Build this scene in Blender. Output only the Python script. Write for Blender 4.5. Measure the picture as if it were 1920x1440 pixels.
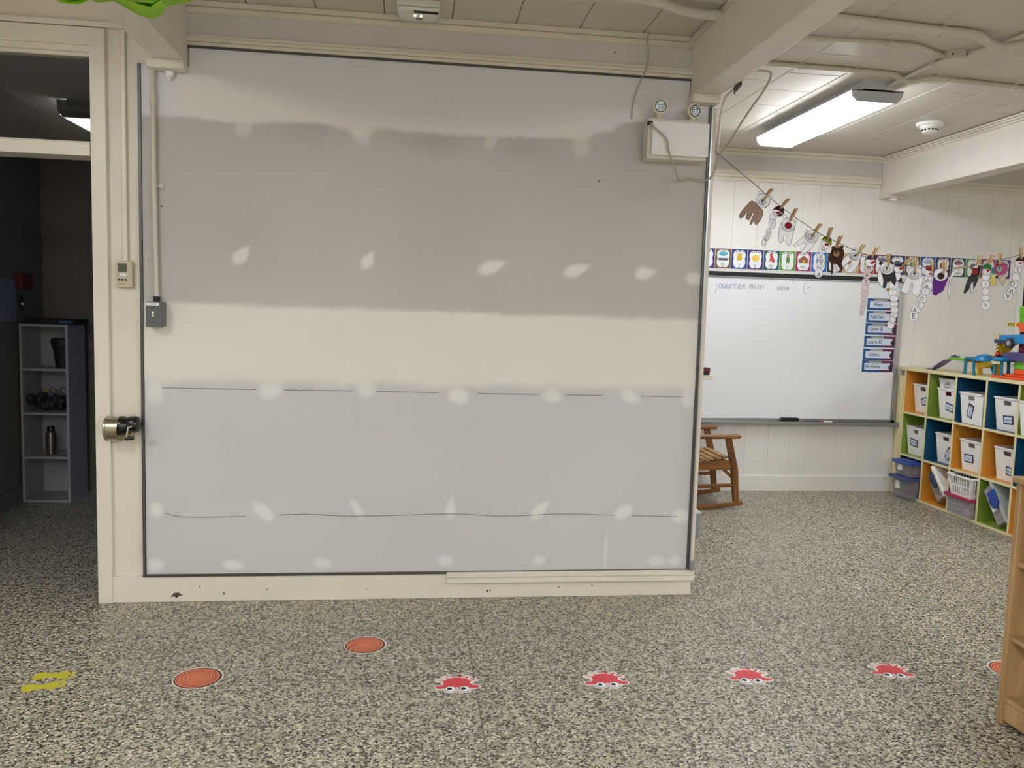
import bpy, bmesh, math, random
import numpy as np
from mathutils import Matrix, Vector
random.seed(7)
for o in list(bpy.data.objects): bpy.data.objects.remove(o, do_unlink=True)
S = bpy.context.scene
C = S.collection
# ------------------------------------------------------------------ camera, world, exposure
cam = bpy.data.objects.new('camera', bpy.data.cameras.new('camera')); C.objects.link(cam)
cam.data.sensor_width = 36.0; cam.data.lens = 28.347; cam.data.clip_start = 0.05
YAW, PIT, ROL = 0.12426148, 0.09019377, -0.02980858
_f = Vector((math.sin(YAW)*math.cos(PIT), math.cos(YAW)*math.cos(PIT), -math.sin(PIT)))
_r = Vector((math.cos(YAW), -math.sin(YAW), 0)); _d = _f.cross(_r)
_R = math.cos(ROL)*_r + math.sin(ROL)*_d; _D = -math.sin(ROL)*_r + math.cos(ROL)*_d
cam.matrix_world = Matrix(((_R.x, -_D.x, -_f.x, 0), (_R.y, -_D.y, -_f.y, 0), (_R.z, -_D.z, -_f.z, 1.42), (0, 0, 0, 1)))
S.camera = cam
wd = bpy.data.worlds.new('world'); S.world = wd; wd.use_nodes = True
wd.node_tree.nodes['Background'].inputs[0].default_value = (0.8, 0.85, 1, 1)
wd.node_tree.nodes['Background'].inputs[1].default_value = 0.3
vs = S.view_settings
vs.view_transform = 'Standard'; vs.look = 'None'; vs.gamma = 1.0; vs.use_curve_mapping = False
vs.exposure = 1.9
S.cycles.max_bounces = 8; S.cycles.diffuse_bounces = 5; S.cycles.transparent_max_bounces = 16
LAMP = 10.5         # radiance of the fluorescent diffusers
W = 3.887; F = 6.26; ZC = 2.75      # partition face, far wall face, ceiling height

# ------------------------------------------------------------------ helpers
def lin(c):
    return tuple(((v/255)/12.92 if v/255 <= .04045 else ((v/255+.055)/1.055)**2.4) for v in c) + (1.0,)
MATS = {}
def mat(name, rgb, rough=.55, metal=0.0, var=.06, scale=6.0, bump=0.0, bscale=60.0, spec=.5):
    if name in MATS: return MATS[name]
    m = bpy.data.materials.new(name); m.use_nodes = True; nt = m.node_tree
    b = nt.nodes['Principled BSDF']
    b.inputs['Roughness'].default_value = rough; b.inputs['Metallic'].default_value = metal
    b.inputs['Specular IOR Level'].default_value = spec
    tc = nt.nodes.new('ShaderNodeTexCoord')
    n = nt.nodes.new('ShaderNodeTexNoise'); n.inputs['Scale'].default_value = scale; n.inputs['Detail'].default_value = 4
    nt.links.new(tc.outputs['Object'], n.inputs['Vector'])
    mx = nt.nodes.new('ShaderNodeMix'); mx.data_type = 'RGBA'
    l = lin(rgb)
    mx.inputs[6].default_value = tuple(min(1, x*(1-var)) for x in l[:3]) + (1,)
    mx.inputs[7].default_value = tuple(min(1, x*(1+var)) for x in l[:3]) + (1,)
    nt.links.new(n.outputs['Fac'], mx.inputs[0]); nt.links.new(mx.outputs[2], b.inputs['Base Color'])
    if bump:
        n2 = nt.nodes.new('ShaderNodeTexNoise'); n2.inputs['Scale'].default_value = bscale
        nt.links.new(tc.outputs['Object'], n2.inputs['Vector'])
        bp = nt.nodes.new('ShaderNodeBump'); bp.inputs['Strength'].default_value = bump; bp.inputs['Distance'].default_value = .002
        nt.links.new(n2.outputs['Fac'], bp.inputs['Height']); nt.links.new(bp.outputs['Normal'], b.inputs['Normal'])
    MATS[name] = m
    return m
def emis(name, rgb, strength):
    if name in MATS: return MATS[name]
    m = bpy.data.materials.new(name); m.use_nodes = True
    b = m.node_tree.nodes['Principled BSDF']
    b.inputs['Base Color'].default_value = (.85, .85, .85, 1); b.inputs['Roughness'].default_value = .4
    b.inputs['Emission Color'].default_value = rgb + (1,); b.inputs['Emission Strength'].default_value = strength
    MATS[name] = m; return m
def clear(name, rgb, alpha=.45, rough=.2):
    if name in MATS: return MATS[name]
    m = bpy.data.materials.new(name); m.use_nodes = True
    b = m.node_tree.nodes['Principled BSDF']
    b.inputs['Base Color'].default_value = lin(rgb); b.inputs['Roughness'].default_value = rough; b.inputs['Alpha'].default_value = alpha
    MATS[name] = m; return m
def wood(name, rgb1, rgb2, axis='Z', scale=10, rough=.45):
    if name in MATS: return MATS[name]
    m = bpy.data.materials.new(name); m.use_nodes = True; nt = m.node_tree; b = nt.nodes['Principled BSDF']
    b.inputs['Roughness'].default_value = rough
    tc = nt.nodes.new('ShaderNodeTexCoord'); mp = nt.nodes.new('ShaderNodeMapping')
    s = [scale*4]*3; s['XYZ'.index(axis)] = scale*.4; mp.inputs['Scale'].default_value = s
    n = nt.nodes.new('ShaderNodeTexNoise'); n.inputs['Scale'].default_value = 1; n.inputs['Detail'].default_value = 6; n.inputs['Distortion'].default_value = .6
    nt.links.new(tc.outputs['Object'], mp.inputs[0]); nt.links.new(mp.outputs[0], n.inputs['Vector'])
    r = nt.nodes.new('ShaderNodeValToRGB'); r.color_ramp.elements[0].color = lin(rgb1); r.color_ramp.elements[1].color = lin(rgb2)
    r.color_ramp.elements[0].position = .35; r.color_ramp.elements[1].position = .68
    nt.links.new(n.outputs['Fac'], r.inputs[0]); nt.links.new(r.outputs[0], b.inputs['Base Color'])
    MATS[name] = m; return m

class MB:
    def __init__(s): s.v = []; s.f = []
    def add(s, v, f):
        o = len(s.v); s.v += [tuple(p) for p in v]; s.f += [tuple(i+o for i in q) for q in f]; return s
    def box(s, x0, x1, y0, y1, z0, z1):
        v = [(x, y, z) for z in (z0, z1) for y in (y0, y1) for x in (x0, x1)]
        return s.add(v, [(0, 2, 3, 1), (4, 5, 7, 6), (0, 1, 5, 4), (2, 6, 7, 3), (0, 4, 6, 2), (1, 3, 7, 5)])
    def hexa(s, b, t):   # bottom 4 (ccw from above), top 4
        return s.add(list(b)+list(t), [(3, 2, 1, 0), (4, 5, 6, 7), (0, 1, 5, 4), (1, 2, 6, 5), (2, 3, 7, 6), (3, 0, 4, 7)])
    def obox(s, p0, p1, w, h, up=(0, 0, 1)):   # bar from p0 to p1, width w, height h along up
        p0 = Vector(p0); p1 = Vector(p1); d = (p1-p0).normalized(); up = Vector(up)
        sd = d.cross(up); sd = sd.normalized() if sd.length > 1e-6 else Vector((1, 0, 0)); u = sd.cross(d).normalized()
        q = lambda p: [p-sd*w/2-u*h/2, p+sd*w/2-u*h/2, p+sd*w/2+u*h/2, p-sd*w/2+u*h/2]
        a, b = q(p0), q(p1)
        return s.add(a+b, [(0, 1, 2, 3), (7, 6, 5, 4), (0, 4, 5, 1), (1, 5, 6, 2), (2, 6, 7, 3), (3, 7, 4, 0)])
    def cyl(s, p0, p1, r0, r1=None, n=18):
        r1 = r0 if r1 is None else r1
        p0 = Vector(p0); p1 = Vector(p1); d = (p1-p0).normalized()
        a = d.orthogonal().normalized(); b = d.cross(a)
        ring = lambda p, r: [p+(a*math.cos(t)+b*math.sin(t))*r for t in (2*math.pi*i/n for i in range(n))]
        v = ring(p0, r0)+ring(p1, r1)
        f = [(i, (i+1) % n, n+(i+1) % n, n+i) for i in range(n)]
        return s.add(v, f+[tuple(range(n))[::-1], tuple(range(n, 2*n))])
    def tube(s, pts, r, n=8):
        pts = [Vector(p) for p in pts]; rs = r if isinstance(r, (list, tuple)) else [r]*len(pts)
        rings = []; a = None
        for i, p in enumerate(pts):
            d = (pts[min(i+1, len(pts)-1)]-pts[max(i-1, 0)]).normalized()
            a = d.orthogonal().normalized() if a is None else (a-d*a.dot(d)).normalized()
            b = d.cross(a)
            rings += [p+(a*math.cos(2*math.pi*k/n)+b*math.sin(2*math.pi*k/n))*rs[i] for k in range(n)]
        f = []
        for i in range(len(pts)-1):
            for k in range(n):
                f.append((i*n+k, i*n+(k+1) % n, (i+1)*n+(k+1) % n, (i+1)*n+k))
        m = (len(pts)-1)*n
        return s.add(rings, f+[tuple(range(n))[::-1], tuple(range(m, m+n))])
    def sph(s, c, rx, ry=None, rz=None, nu=16, nv=10):
        ry = ry or rx; rz = rz or rx; v = []; f = []
        for j in range(1, nv):
            t = math.pi*j/nv
            for i in range(nu):
                p = 2*math.pi*i/nu; v.append((c[0]+rx*math.sin(t)*math.cos(p), c[1]+ry*math.sin(t)*math.sin(p), c[2]+rz*math.cos(t)))
        v += [(c[0], c[1], c[2]+rz), (c[0], c[1], c[2]-rz)]; T = len(v)-2
        for j in range(nv-2):
            for i in range(nu): f.append((j*nu+i, (j+1)*nu+i, (j+1)*nu+(i+1) % nu, j*nu+(i+1) % nu))
        for i in range(nu):
            f.append((T, i, (i+1) % nu)); q = (nv-2)*nu; f.append((T+1, q+(i+1) % nu, q+i))
        return s.add(v, f)
    def prism(s, poly, fn, t0, t1):   # poly in 2-D, fn(u, w, t) -> 3-D
        n = len(poly); v = [fn(u, w, t0) for u, w in poly]+[fn(u, w, t1) for u, w in poly]
        f = [(i, (i+1) % n, n+(i+1) % n, n+i) for i in range(n)]
        return s.add(v, f+[tuple(range(n))[::-1], tuple(range(n, 2*n))])
    def lathe(s, prof, c=(0, 0, 0), n=24, axis='Z'):
        v = []; f = []
        for r, h in prof:
            for i in range(n):
                t = 2*math.pi*i/n; a, b = r*math.cos(t), r*math.sin(t)
                p = {'Z': (a, b, h), 'Y': (a, h, b), 'X': (h, a, b)}[axis]
                v.append((c[0]+p[0], c[1]+p[1], c[2]+p[2]))
        for j in range(len(prof)-1):
            for i in range(n): f.append((j*n+i, j*n+(i+1) % n, (j+1)*n+(i+1) % n, (j+1)*n+i))
        m = (len(prof)-1)*n
        return s.add(v, f+[tuple(range(n))[::-1], tuple(range(m, m+n))])
    def xf(s, M): s.v = [tuple(M @ Vector(p)) for p in s.v]; return s

def link(name, me, parent=None):
    o = bpy.data.objects.new(name, me); C.objects.link(o)
    if parent is not None: o.parent = parent
    return o
def mesh(name, mb, m, smooth=30):
    me = bpy.data.meshes.new(name); me.from_pydata(mb.v, [], mb.f); me.update()
    bm = bmesh.new(); bm.from_mesh(me); bmesh.ops.recalc_face_normals(bm, faces=bm.faces); bm.to_mesh(me); bm.free()
    me.materials.append(m)
    if smooth:
        me.polygons.foreach_set('use_smooth', [True]*len(me.polygons)); me.set_sharp_from_angle(angle=math.radians(smooth))
    return me
def origin_of(p):
    v = Vector((0, 0, 0))
    while p is not None: v = v+p.location; p = p.parent
    return v
def part(name, mb, m, parent, label=None, bevel=0, local=False, smooth=30, kind=None, solid=0):
    """A part given in world coordinates (local=True: already in the thing's frame)."""
    if not local:
        d = origin_of(parent); mb.v = [(x-d.x, y-d.y, z-d.z) for x, y, z in mb.v]
    o = link(name, mesh(name, mb, m, smooth), parent)
    if label: o['label'] = label
    if kind: o['kind'] = kind
    if solid: q = o.modifiers.new('solid', 'SOLIDIFY'); q.thickness = solid; q.offset = 0
    if bevel: q = o.modifiers.new('bevel', 'BEVEL'); q.width = bevel; q.segments = 2; q.limit_method = 'ANGLE'
    return o
def tag(o, label, cat, group=None, kind=None):
    o['label'] = label; o['category'] = cat
    if group: o['group'] = group
    if kind: o['kind'] = kind
    return o
def thing(name, label, cat, loc, rz=0, group=None, rot=None):
    o = bpy.data.objects.new(name, None); o.empty_display_size = .05; C.objects.link(o)
    o.location = loc; o.rotation_euler = rot or (0, 0, rz)
    return tag(o, label, cat, group)
def solo(name, mb, m, label, cat, loc, group=None, bevel=0, smooth=30, rot=None, local=False, kind=None, solid=0):
    if not local: mb.v = [(x-loc[0], y-loc[1], z-loc[2]) for x, y, z in mb.v]
    o = link(name, mesh(name, mb, m, smooth)); o.location = loc
    if rot: o.rotation_euler = rot
    if solid: q = o.modifiers.new('solid', 'SOLIDIFY'); q.thickness = solid; q.offset = 0
    if bevel: q = o.modifiers.new('bevel', 'BEVEL'); q.width = bevel; q.segments = 2; q.limit_method = 'ANGLE'
    return tag(o, label, cat, group, kind)
def struct(name, mb, m, parent=None, bevel=0, smooth=30):
    o = link(name, mesh(name, mb, m, smooth), parent)
    if parent is None: o['kind'] = 'structure'
    if bevel: q = o.modifiers.new('bevel', 'BEVEL'); q.width = bevel; q.segments = 2; q.limit_method = 'ANGLE'
    return o
def circle(r, n=24, cx=0, cz=0, rz=None): return [(cx+r*math.cos(2*math.pi*i/n), cz+(rz or r)*math.sin(2*math.pi*i/n)) for i in range(n)]
def rrect(x0, x1, z0, z1, r, n=4):
    p = []
    for cx, cz, a in ((x1-r, z1-r, 0), (x0+r, z1-r, 90), (x0+r, z0+r, 180), (x1-r, z0+r, 270)):
        for i in range(n+1): t = math.radians(a+90*i/n); p.append((cx+r*math.cos(t), cz+r*math.sin(t)))
    return p
XZ = lambda u, w, t: (u, t, w)       # prism across a wall facing -Y
XY = lambda u, w, t: (u, w, t)       # prism lying on the floor
YZ = lambda u, w, t: (t, u, w)
def text_mb(s, size, fn, t, depth=.0006, align='CENTER'):
    """Lettering as thin raised print, fn maps (u, w, t) to space."""
    cu = bpy.data.curves.new('lettering', 'FONT'); cu.body = s; cu.size = size; cu.align_x = align; cu.align_y = 'CENTER'
    cu.resolution_u = 2
    o = bpy.data.objects.new('lettering', cu); C.objects.link(o)
    me = bpy.data.meshes.new_from_object(o.evaluated_get(bpy.context.evaluated_depsgraph_get()))
    mb = MB().add([fn(v.co.x, v.co.y, t) for v in me.vertices], [tuple(p.vertices) for p in me.polygons])
    bpy.data.objects.remove(o); bpy.data.curves.remove(cu); bpy.data.meshes.remove(me)
    return mb

# ------------------------------------------------------------------ materials
CREAM = mat('cream_paint', (225, 216, 203), .45, bump=.08, bscale=25)
CREAM2 = mat('cream_gloss_trim', (224, 217, 204), .35, bump=.05, bscale=30)
WHITEW = mat('white_wall_paint', (229, 226, 221), .5, bump=.06, bscale=25)
GREYW = mat('grey_white_strip', (206, 202, 200), .6)
CEIL = mat('ceiling_tile_paint', (206, 199, 188), .5, var=.05, scale=2, bump=.06, bscale=40)
BEAM = mat('beam_paint', (226, 219, 211), .45, bump=.06, bscale=20)
CONDUIT = mat('conduit_paint', (206, 200, 188), .4)
DARKMET = mat('dark_metal_channel', (88, 88, 86), .4, .6)
ALU = mat('aluminium', (178, 180, 182), .32, .85)
CHROME = mat('chrome', (205, 203, 195), .16, 1.0)
BRUSH = mat('brushed_nickel', (176, 168, 146), .28, 1.0)
BLACKP = mat('black_plastic', (16, 16, 17), .25)
BLACKM = mat('black_matte', (22, 22, 24), .6)
WHITEP = mat('white_plastic', (238, 238, 236), .35)
BINW = mat('bin_white_plastic', (240, 238, 236), .35)
PAPER = mat('white_paper', (238, 238, 240), .8)
GREYBOX = mat('grey_enamel', (104, 107, 106), .4)
INK = mat('black_ink', (28, 28, 30), .7)
GOLDP = mat('almond_plastic', (222, 212, 176), .45)
PINE = wood('clothespin_wood', (150, 118, 78), (190, 158, 112), 'Z', 14)
OAK = wood('golden_oak', (98, 60, 22), (146, 96, 42), 'X', 8, .35)
OAKV = wood('golden_oak_upright', (94, 57, 20), (140, 90, 40), 'Z', 8, .35)
SLAT = wood('seat_slat_wood', (150, 112, 66), (206, 168, 116), 'X', 9, .5)
MAPLE = wood('maple_shelf', (176, 140, 94), (200, 166, 118), 'Z', 5, .4)
MAPLE2 = wood('maple_panel', (156, 116, 72), (182, 142, 94), 'Z', 5, .45)
def paint(name, rgb, rough=.5): return mat(name, rgb, rough)

def terrazzo():
    m = bpy.data.materials.new('terrazzo'); m.use_nodes = True; nt = m.node_tree; b = nt.nodes['Principled BSDF']
    tc = nt.nodes.new('ShaderNodeTexCoord')
    nz = nt.nodes.new('ShaderNodeTexNoise'); nz.inputs['Scale'].default_value = 90
    ad = nt.nodes.new('ShaderNodeMix'); ad.data_type = 'RGBA'; ad.blend_type = 'ADD'; ad.inputs[0].default_value = .012
    nt.links.new(tc.outputs['Object'], nz.inputs['Vector']); nt.links.new(tc.outputs['Object'], ad.inputs[6]); nt.links.new(nz.outputs['Color'], ad.inputs[7])
    vo = nt.nodes.new('ShaderNodeTexVoronoi'); vo.inputs['Scale'].default_value = 125; vo.inputs['Randomness'].default_value = 1
    nt.links.new(ad.outputs[2], vo.inputs['Vector'])
    sp = nt.nodes.new('ShaderNodeSeparateColor'); nt.links.new(vo.outputs['Color'], sp.inputs[0])
    r = nt.nodes.new('ShaderNodeValToRGB'); r.color_ramp.interpolation = 'CONSTANT'
    e = r.color_ramp.elements; e[0].position = 0; e[0].color = lin((34, 32, 30)); e[1].position = .16; e[1].color = lin((78, 73, 66))
    for p, c in ((.29, (152, 145, 128)), (.47, (184, 177, 158)), (.78, (220, 212, 193)), (.94, (118, 110, 96))):
        q = e.new(p); q.color = lin(c)
    nt.links.new(sp.outputs[0], r.inputs[0])
    # grout between chips
    ve = nt.nodes.new('ShaderNodeTexVoronoi'); ve.feature = 'DISTANCE_TO_EDGE'; ve.inputs['Scale'].default_value = 125
    nt.links.new(ad.outputs[2], ve.inputs['Vector'])
    mr = nt.nodes.new('ShaderNodeMapRange'); mr.inputs[1].default_value = .02; mr.inputs[2].default_value = .1
    nt.links.new(ve.outputs[0], mr.inputs[0])
    mx = nt.nodes.new('ShaderNodeMix'); mx.data_type = 'RGBA'; mx.inputs[6].default_value = lin((148, 141, 126))
    nt.links.new(mr.outputs[0], mx.inputs[0]); nt.links.new(r.outputs[0], mx.inputs[7])
    # thin divider strips cast in the floor
    sx = nt.nodes.new('ShaderNodeSeparateXYZ'); nt.links.new(tc.outputs['Object'], sx.inputs[0])
    def line(out, off, pitch):
        a = nt.nodes.new('ShaderNodeMath'); a.operation = 'SUBTRACT'; a.inputs[1].default_value = off; nt.links.new(out, a.inputs[0])
        p = nt.nodes.new('ShaderNodeMath'); p.operation = 'PINGPONG'; p.inputs[1].default_value = pitch/2; nt.links.new(a.outputs[0], p.inputs[0])
        l = nt.nodes.new('ShaderNodeMath'); l.operation = 'LESS_THAN'; l.inputs[1].default_value = .0024; nt.links.new(p.outputs[0], l.inputs[0]); return l
    lx = line(sx.outputs[0], .262, 1.22); ly = line(sx.outputs[1], 3.02, 1.22)
    mm = nt.nodes.new('ShaderNodeMath'); mm.operation = 'MAXIMUM'; nt.links.new(lx.outputs[0], mm.inputs[0]); nt.links.new(ly.outputs[0], mm.inputs[1])
    m3 = nt.nodes.new('ShaderNodeMath'); m3.operation = 'MULTIPLY'; m3.inputs[1].default_value = .8; nt.links.new(mm.outputs[0], m3.inputs[0])
    m2 = nt.nodes.new('ShaderNodeMix'); m2.data_type = 'RGBA'; m2.inputs[7].default_value = lin((90, 84, 74))
    nt.links.new(m3.outputs[0], m2.inputs[0]); nt.links.new(mx.outputs[2], m2.inputs[6])
    nt.links.new(m2.outputs[2], b.inputs['Base Color'])
    b.inputs['Roughness'].default_value = .38; b.inputs['Specular IOR Level'].default_value = .35
    return m

# ------------------------------------------------------------------ lamps (built first: they light the room)
HOUSE = mat('lamp_housing', (196, 200, 206), .4)
LENS2 = emis('lit_diffuser_alcove', (.94, .97, 1.0), LAMP*.6)
LENS = emis('lit_diffuser', (.895, .95, 1.0), LAMP)
def ceiling_light(x0, y0, x1, y1, label, lens=None, deep=0):
    cx, cy = (x0+x1)/2, (y0+y1)/2
    t = thing('ceiling_light', label, 'ceiling light', (cx, cy, ZC), group='fluorescent ceiling lights')
    part('housing', MB().box(x0+.05, x1-.05, y0, y1, ZC-.055, ZC), HOUSE, t)
    if not deep: part('wing_plate', MB().box(x0-.013, x1+.013, y0, y1, ZC-.056, ZC-.052), HOUSE, t)
    # wraparound diffuser: open above, curved sides and flat bottom
    prof = [(x0, ZC-.01), (x0+.002, ZC-.10), (x0+.02, ZC-.118), (x1-.02, ZC-.118), (x1-.002, ZC-.10), (x1, ZC-.01)] if deep else [(x0, ZC-.056), (x0+.001, ZC-.082), (x0+.03, ZC-.108), (x1-.03, ZC-.108), (x1-.001, ZC-.082), (x1, ZC-.056)]
    n = len(prof); d = MB().add([(x, y, z) for y in (y0+.012, y1-.012) for x, z in prof], [(i, i+1, n+i+1, n+i) for i in range(n-1)])
    part('diffuser', d, lens or LENS, t)
    for a, b in ((y0, y0+.012), (y1-.012, y1)):
        zt = ZC-.006 if deep else ZC-.046
        part('end_cap', MB().prism([(x0-.013, zt), (x0-.006, ZC-.086), (x0+.025, ZC-.12 if deep else ZC-.113), (x1-.025, ZC-.12 if deep else ZC-.113), (x1+.006, ZC-.086), (x1+.013, zt)][::-1], XZ, a, b), HOUSE, t)
    return t
ceiling_light(2.40, 4.33, 2.68, 5.6, 'lit white fluorescent fixture on the ceiling of the bright far alcove', LENS2)
ceiling_light(-2.385, .72, -2.06, 1.99, 'lit fluorescent fixture on the ceiling in front of the doorway', emis('lit_diffuser_doorway', (.895, .95, 1.0), LAMP*.65), deep=1)
for x, y, w_ in ((.0, -.9, 'behind the viewer, between the two beams'), (2.55, .2, 'over the open floor right of the beam'), (-1.75, -2.4, 'at the rear left of the room'), (2.55, -2.4, 'at the rear right of the room'), (.0, -3.0, 'at the rear, between the beams'), (5.2, 2.6, 'beyond the second beam')):
    ceiling_light(x, y-.63, x+.28, y+.63, 'lit fluorescent ceiling fixture '+w_, deep=1)

# ------------------------------------------------------------------ room shell
struct('floor', MB().box(-4.2, 7.2, -4.2, 6.5, -.08, 0), terrazzo())
ceil = struct('ceiling', MB().box(-4.2, 7.2, -4.2, 6.5, ZC+.012, ZC+.1), mat('ceiling_joint', (120, 112, 98), .8))
TILE = {}
def tile(x0, x1, y0, y1, m=CEIL):
    k = (round(x1-x0, 4), round(y1-y0, 4))
    if k not in TILE:
        w, d = k; g = .0016; b = .004
        v = [(g, g, .012), (w-g, g, .012), (w-g, d-g, .012), (g, d-g, .012), (g, g, b), (w-g, g, b), (w-g, d-g, b), (g, d-g, b),
             (g+b, g+b, 0), (w-g-b, g+b, 0), (w-g-b, d-g-b, 0), (g+b, d-g-b, 0)]
        f = [(8, 11, 10, 9)]+[(i, (i+1) % 4, 4+(i+1) % 4, 4+i) for i in range(4)]+[(4+i, 4+(i+1) % 4, 8+(i+1) % 4, 8+i) for i in range(4)]
        TILE[k] = mesh('ceiling_tile', MB().add(v, f), m, 0)
    o = link('ceiling_tile', TILE[k], ceil); o.location = (x0, y0, ZC); return o
XS = [1.44, 1.67, 1.985, 2.295, 2.61, 2.925, 3.24, 3.555, 3.75]
for i in range(8):
    y = 4.29-.3325*4+(.166 if i % 2 else 0)
    y0 = 2.62
    while y < F-.01:
        y1 = min(y, F)
        if y1-y0 > .02: tile(XS[i], XS[i+1], y0, y1)
        y0 = y1; y += .3325
    tile(XS[i], XS[i+1], y0, F)
MX = [-1.02, -.764, -.458, -.152, .154, .45, .752, 1.06, 1.31]
for i in range(8):
    for y0, y1 in ((2.75, 3.08), (3.08, 3.415), (3.415, 3.887)): tile(MX[i], MX[i+1], y0, y1)
for i in range(5):
    for y0, y1 in ((2.9, 3.23), (3.23, 3.56), (3.56, 3.887)): tile(-2.72+i*.314, -2.406+i*.314, y0, y1)
struct('ceiling_plain', MB().box(-4.2, 7.2, -4.2, 2.62, ZC, ZC+.012).box(-4.2, 1.3, 2.62, 2.75, ZC, ZC+.012).box(3.9, 7.2, 2.62, 6.5, ZC, ZC+.012).box(-4.2, 1.44, W, 6.5, ZC, ZC+.012)
       .box(-4.2, -2.72, 2.75, W, ZC, ZC+.012).box(-2.72, -1.15, 2.75, 2.9, ZC, ZC+.012), CEIL, ceil)
# beams (soffit 2.475) with small crown strips
for x0, x1, y1 in ((-1.15, -1.02, W), (1.31, 1.44, W), (3.755, 3.90, F)):
    z = 2.475 if x0 < 2 else 2.435
    struct('beam', MB().box(x0, x1, -4.1, y1, z, ZC+.01), BEAM, ceil, .004)
    for xa, xb in ((x0-.022, x0), (x1, x1+.022)):
        if x0 > 2 or (x0 > 1 and xa < x0):
            mbx = MB()
            for k in range(3): mbx.box(xa if xa < x0 else xb-.022+.0, xb, -4, y1-.002, ZC-.02-k*.017, ZC-.006-k*.017)
            struct('beam_moulding', mbx, CREAM2, ceil)
# outer walls
struct('wall_left', MB().box(-4.2, -4.1, -4.2, 6.5, 0, ZC), CREAM)
struct('wall_right', MB().box(7.1, 7.2, -4.2, 6.5, 0, ZC), CREAM)
struct('wall_front', MB().box(-4.2, 7.2, -4.2, -4.1, 0, ZC), CREAM)
# far wall with vertical groove boards
wb = struct('wall_back', MB().box(1.3, 7.2, F+.004, F+.12, 0, ZC), mat('groove_paint', (214, 210, 200), .7))
GX = [1.46, 1.66, 1.86, 2.12, 2.32, 2.517, 2.72, 2.92, 3.102, 3.245, 3.508, 3.71, 3.93, 4.14, 4.35, 4.455, 4.745, 4.95, 5.2, 5.4, 5.6, 5.85, 6.1, 6.4, 6.75, 7.1]
for a, b in zip(GX[:-1], GX[1:]):
    g = .0006
    m_ = MB().prism([(a+g, F+.004), (b-g, F+.004), (b-g, F+.0015), (b-g-.002, F), (a+g+.002, F), (a+g, F+.0015)], lambda u, w, t: (u, w, t), .02, 2.52)
    struct('wall_board', m_, WHITEW, wb, smooth=0)
struct('frieze_board', MB().box(1.46, 3.755, F, F+.004, 2.52, ZC), GREYW, wb)
struct('frieze_board', MB().box(3.9, 7.1, F, F+.004, 2.52, ZC), GREYW, wb)
def moulding(x0, x1, y, z0, z1, n=3, d=.02):
    mb = MB(); h = (z1-z0)/n
    for k in range(n): mb.box(x0, x1, y-d*(.6+.4*(k % 2)), y, z0+k*h+.0015, z0+(k+1)*h-.0015)
    return mb.box(x0, x1, y-d*.4, y, z0, z1)
struct('trim_1', moulding(1.46, 3.75, F, 2.50, 2.585), CREAM2)
struct('trim_2', moulding(3.9, 7.1, F, 2.50, 2.585), CREAM2)
struct('trim_3', moulding(1.46, 3.75, F, 2.70, ZC, 2, .03), CREAM2)
struct('baseboard_back', MB().box(1.46, 7.1, F-.014, F, 0, .13), WHITEW, bevel=.003)
struct('wall_side', MB().box(1.385, 1.44, 3.99, F+.05, 0, ZC), WHITEW)

# ------------------------------------------------------------------ partition with the drywall
pw = struct('wall_partition', MB().box(-1.40, 1.44, W, W+.10, 0, ZC).box(-1.40, -1.30, W+.09, W+.11, 0, ZC), CREAM)
struct('wall_partition_left', MB().box(-4.1, -2.42, W, W+.10, 0, ZC).box(-2.45, -1.40, W, W+.10, 2.56, ZC), CREAM, pw)
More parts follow.
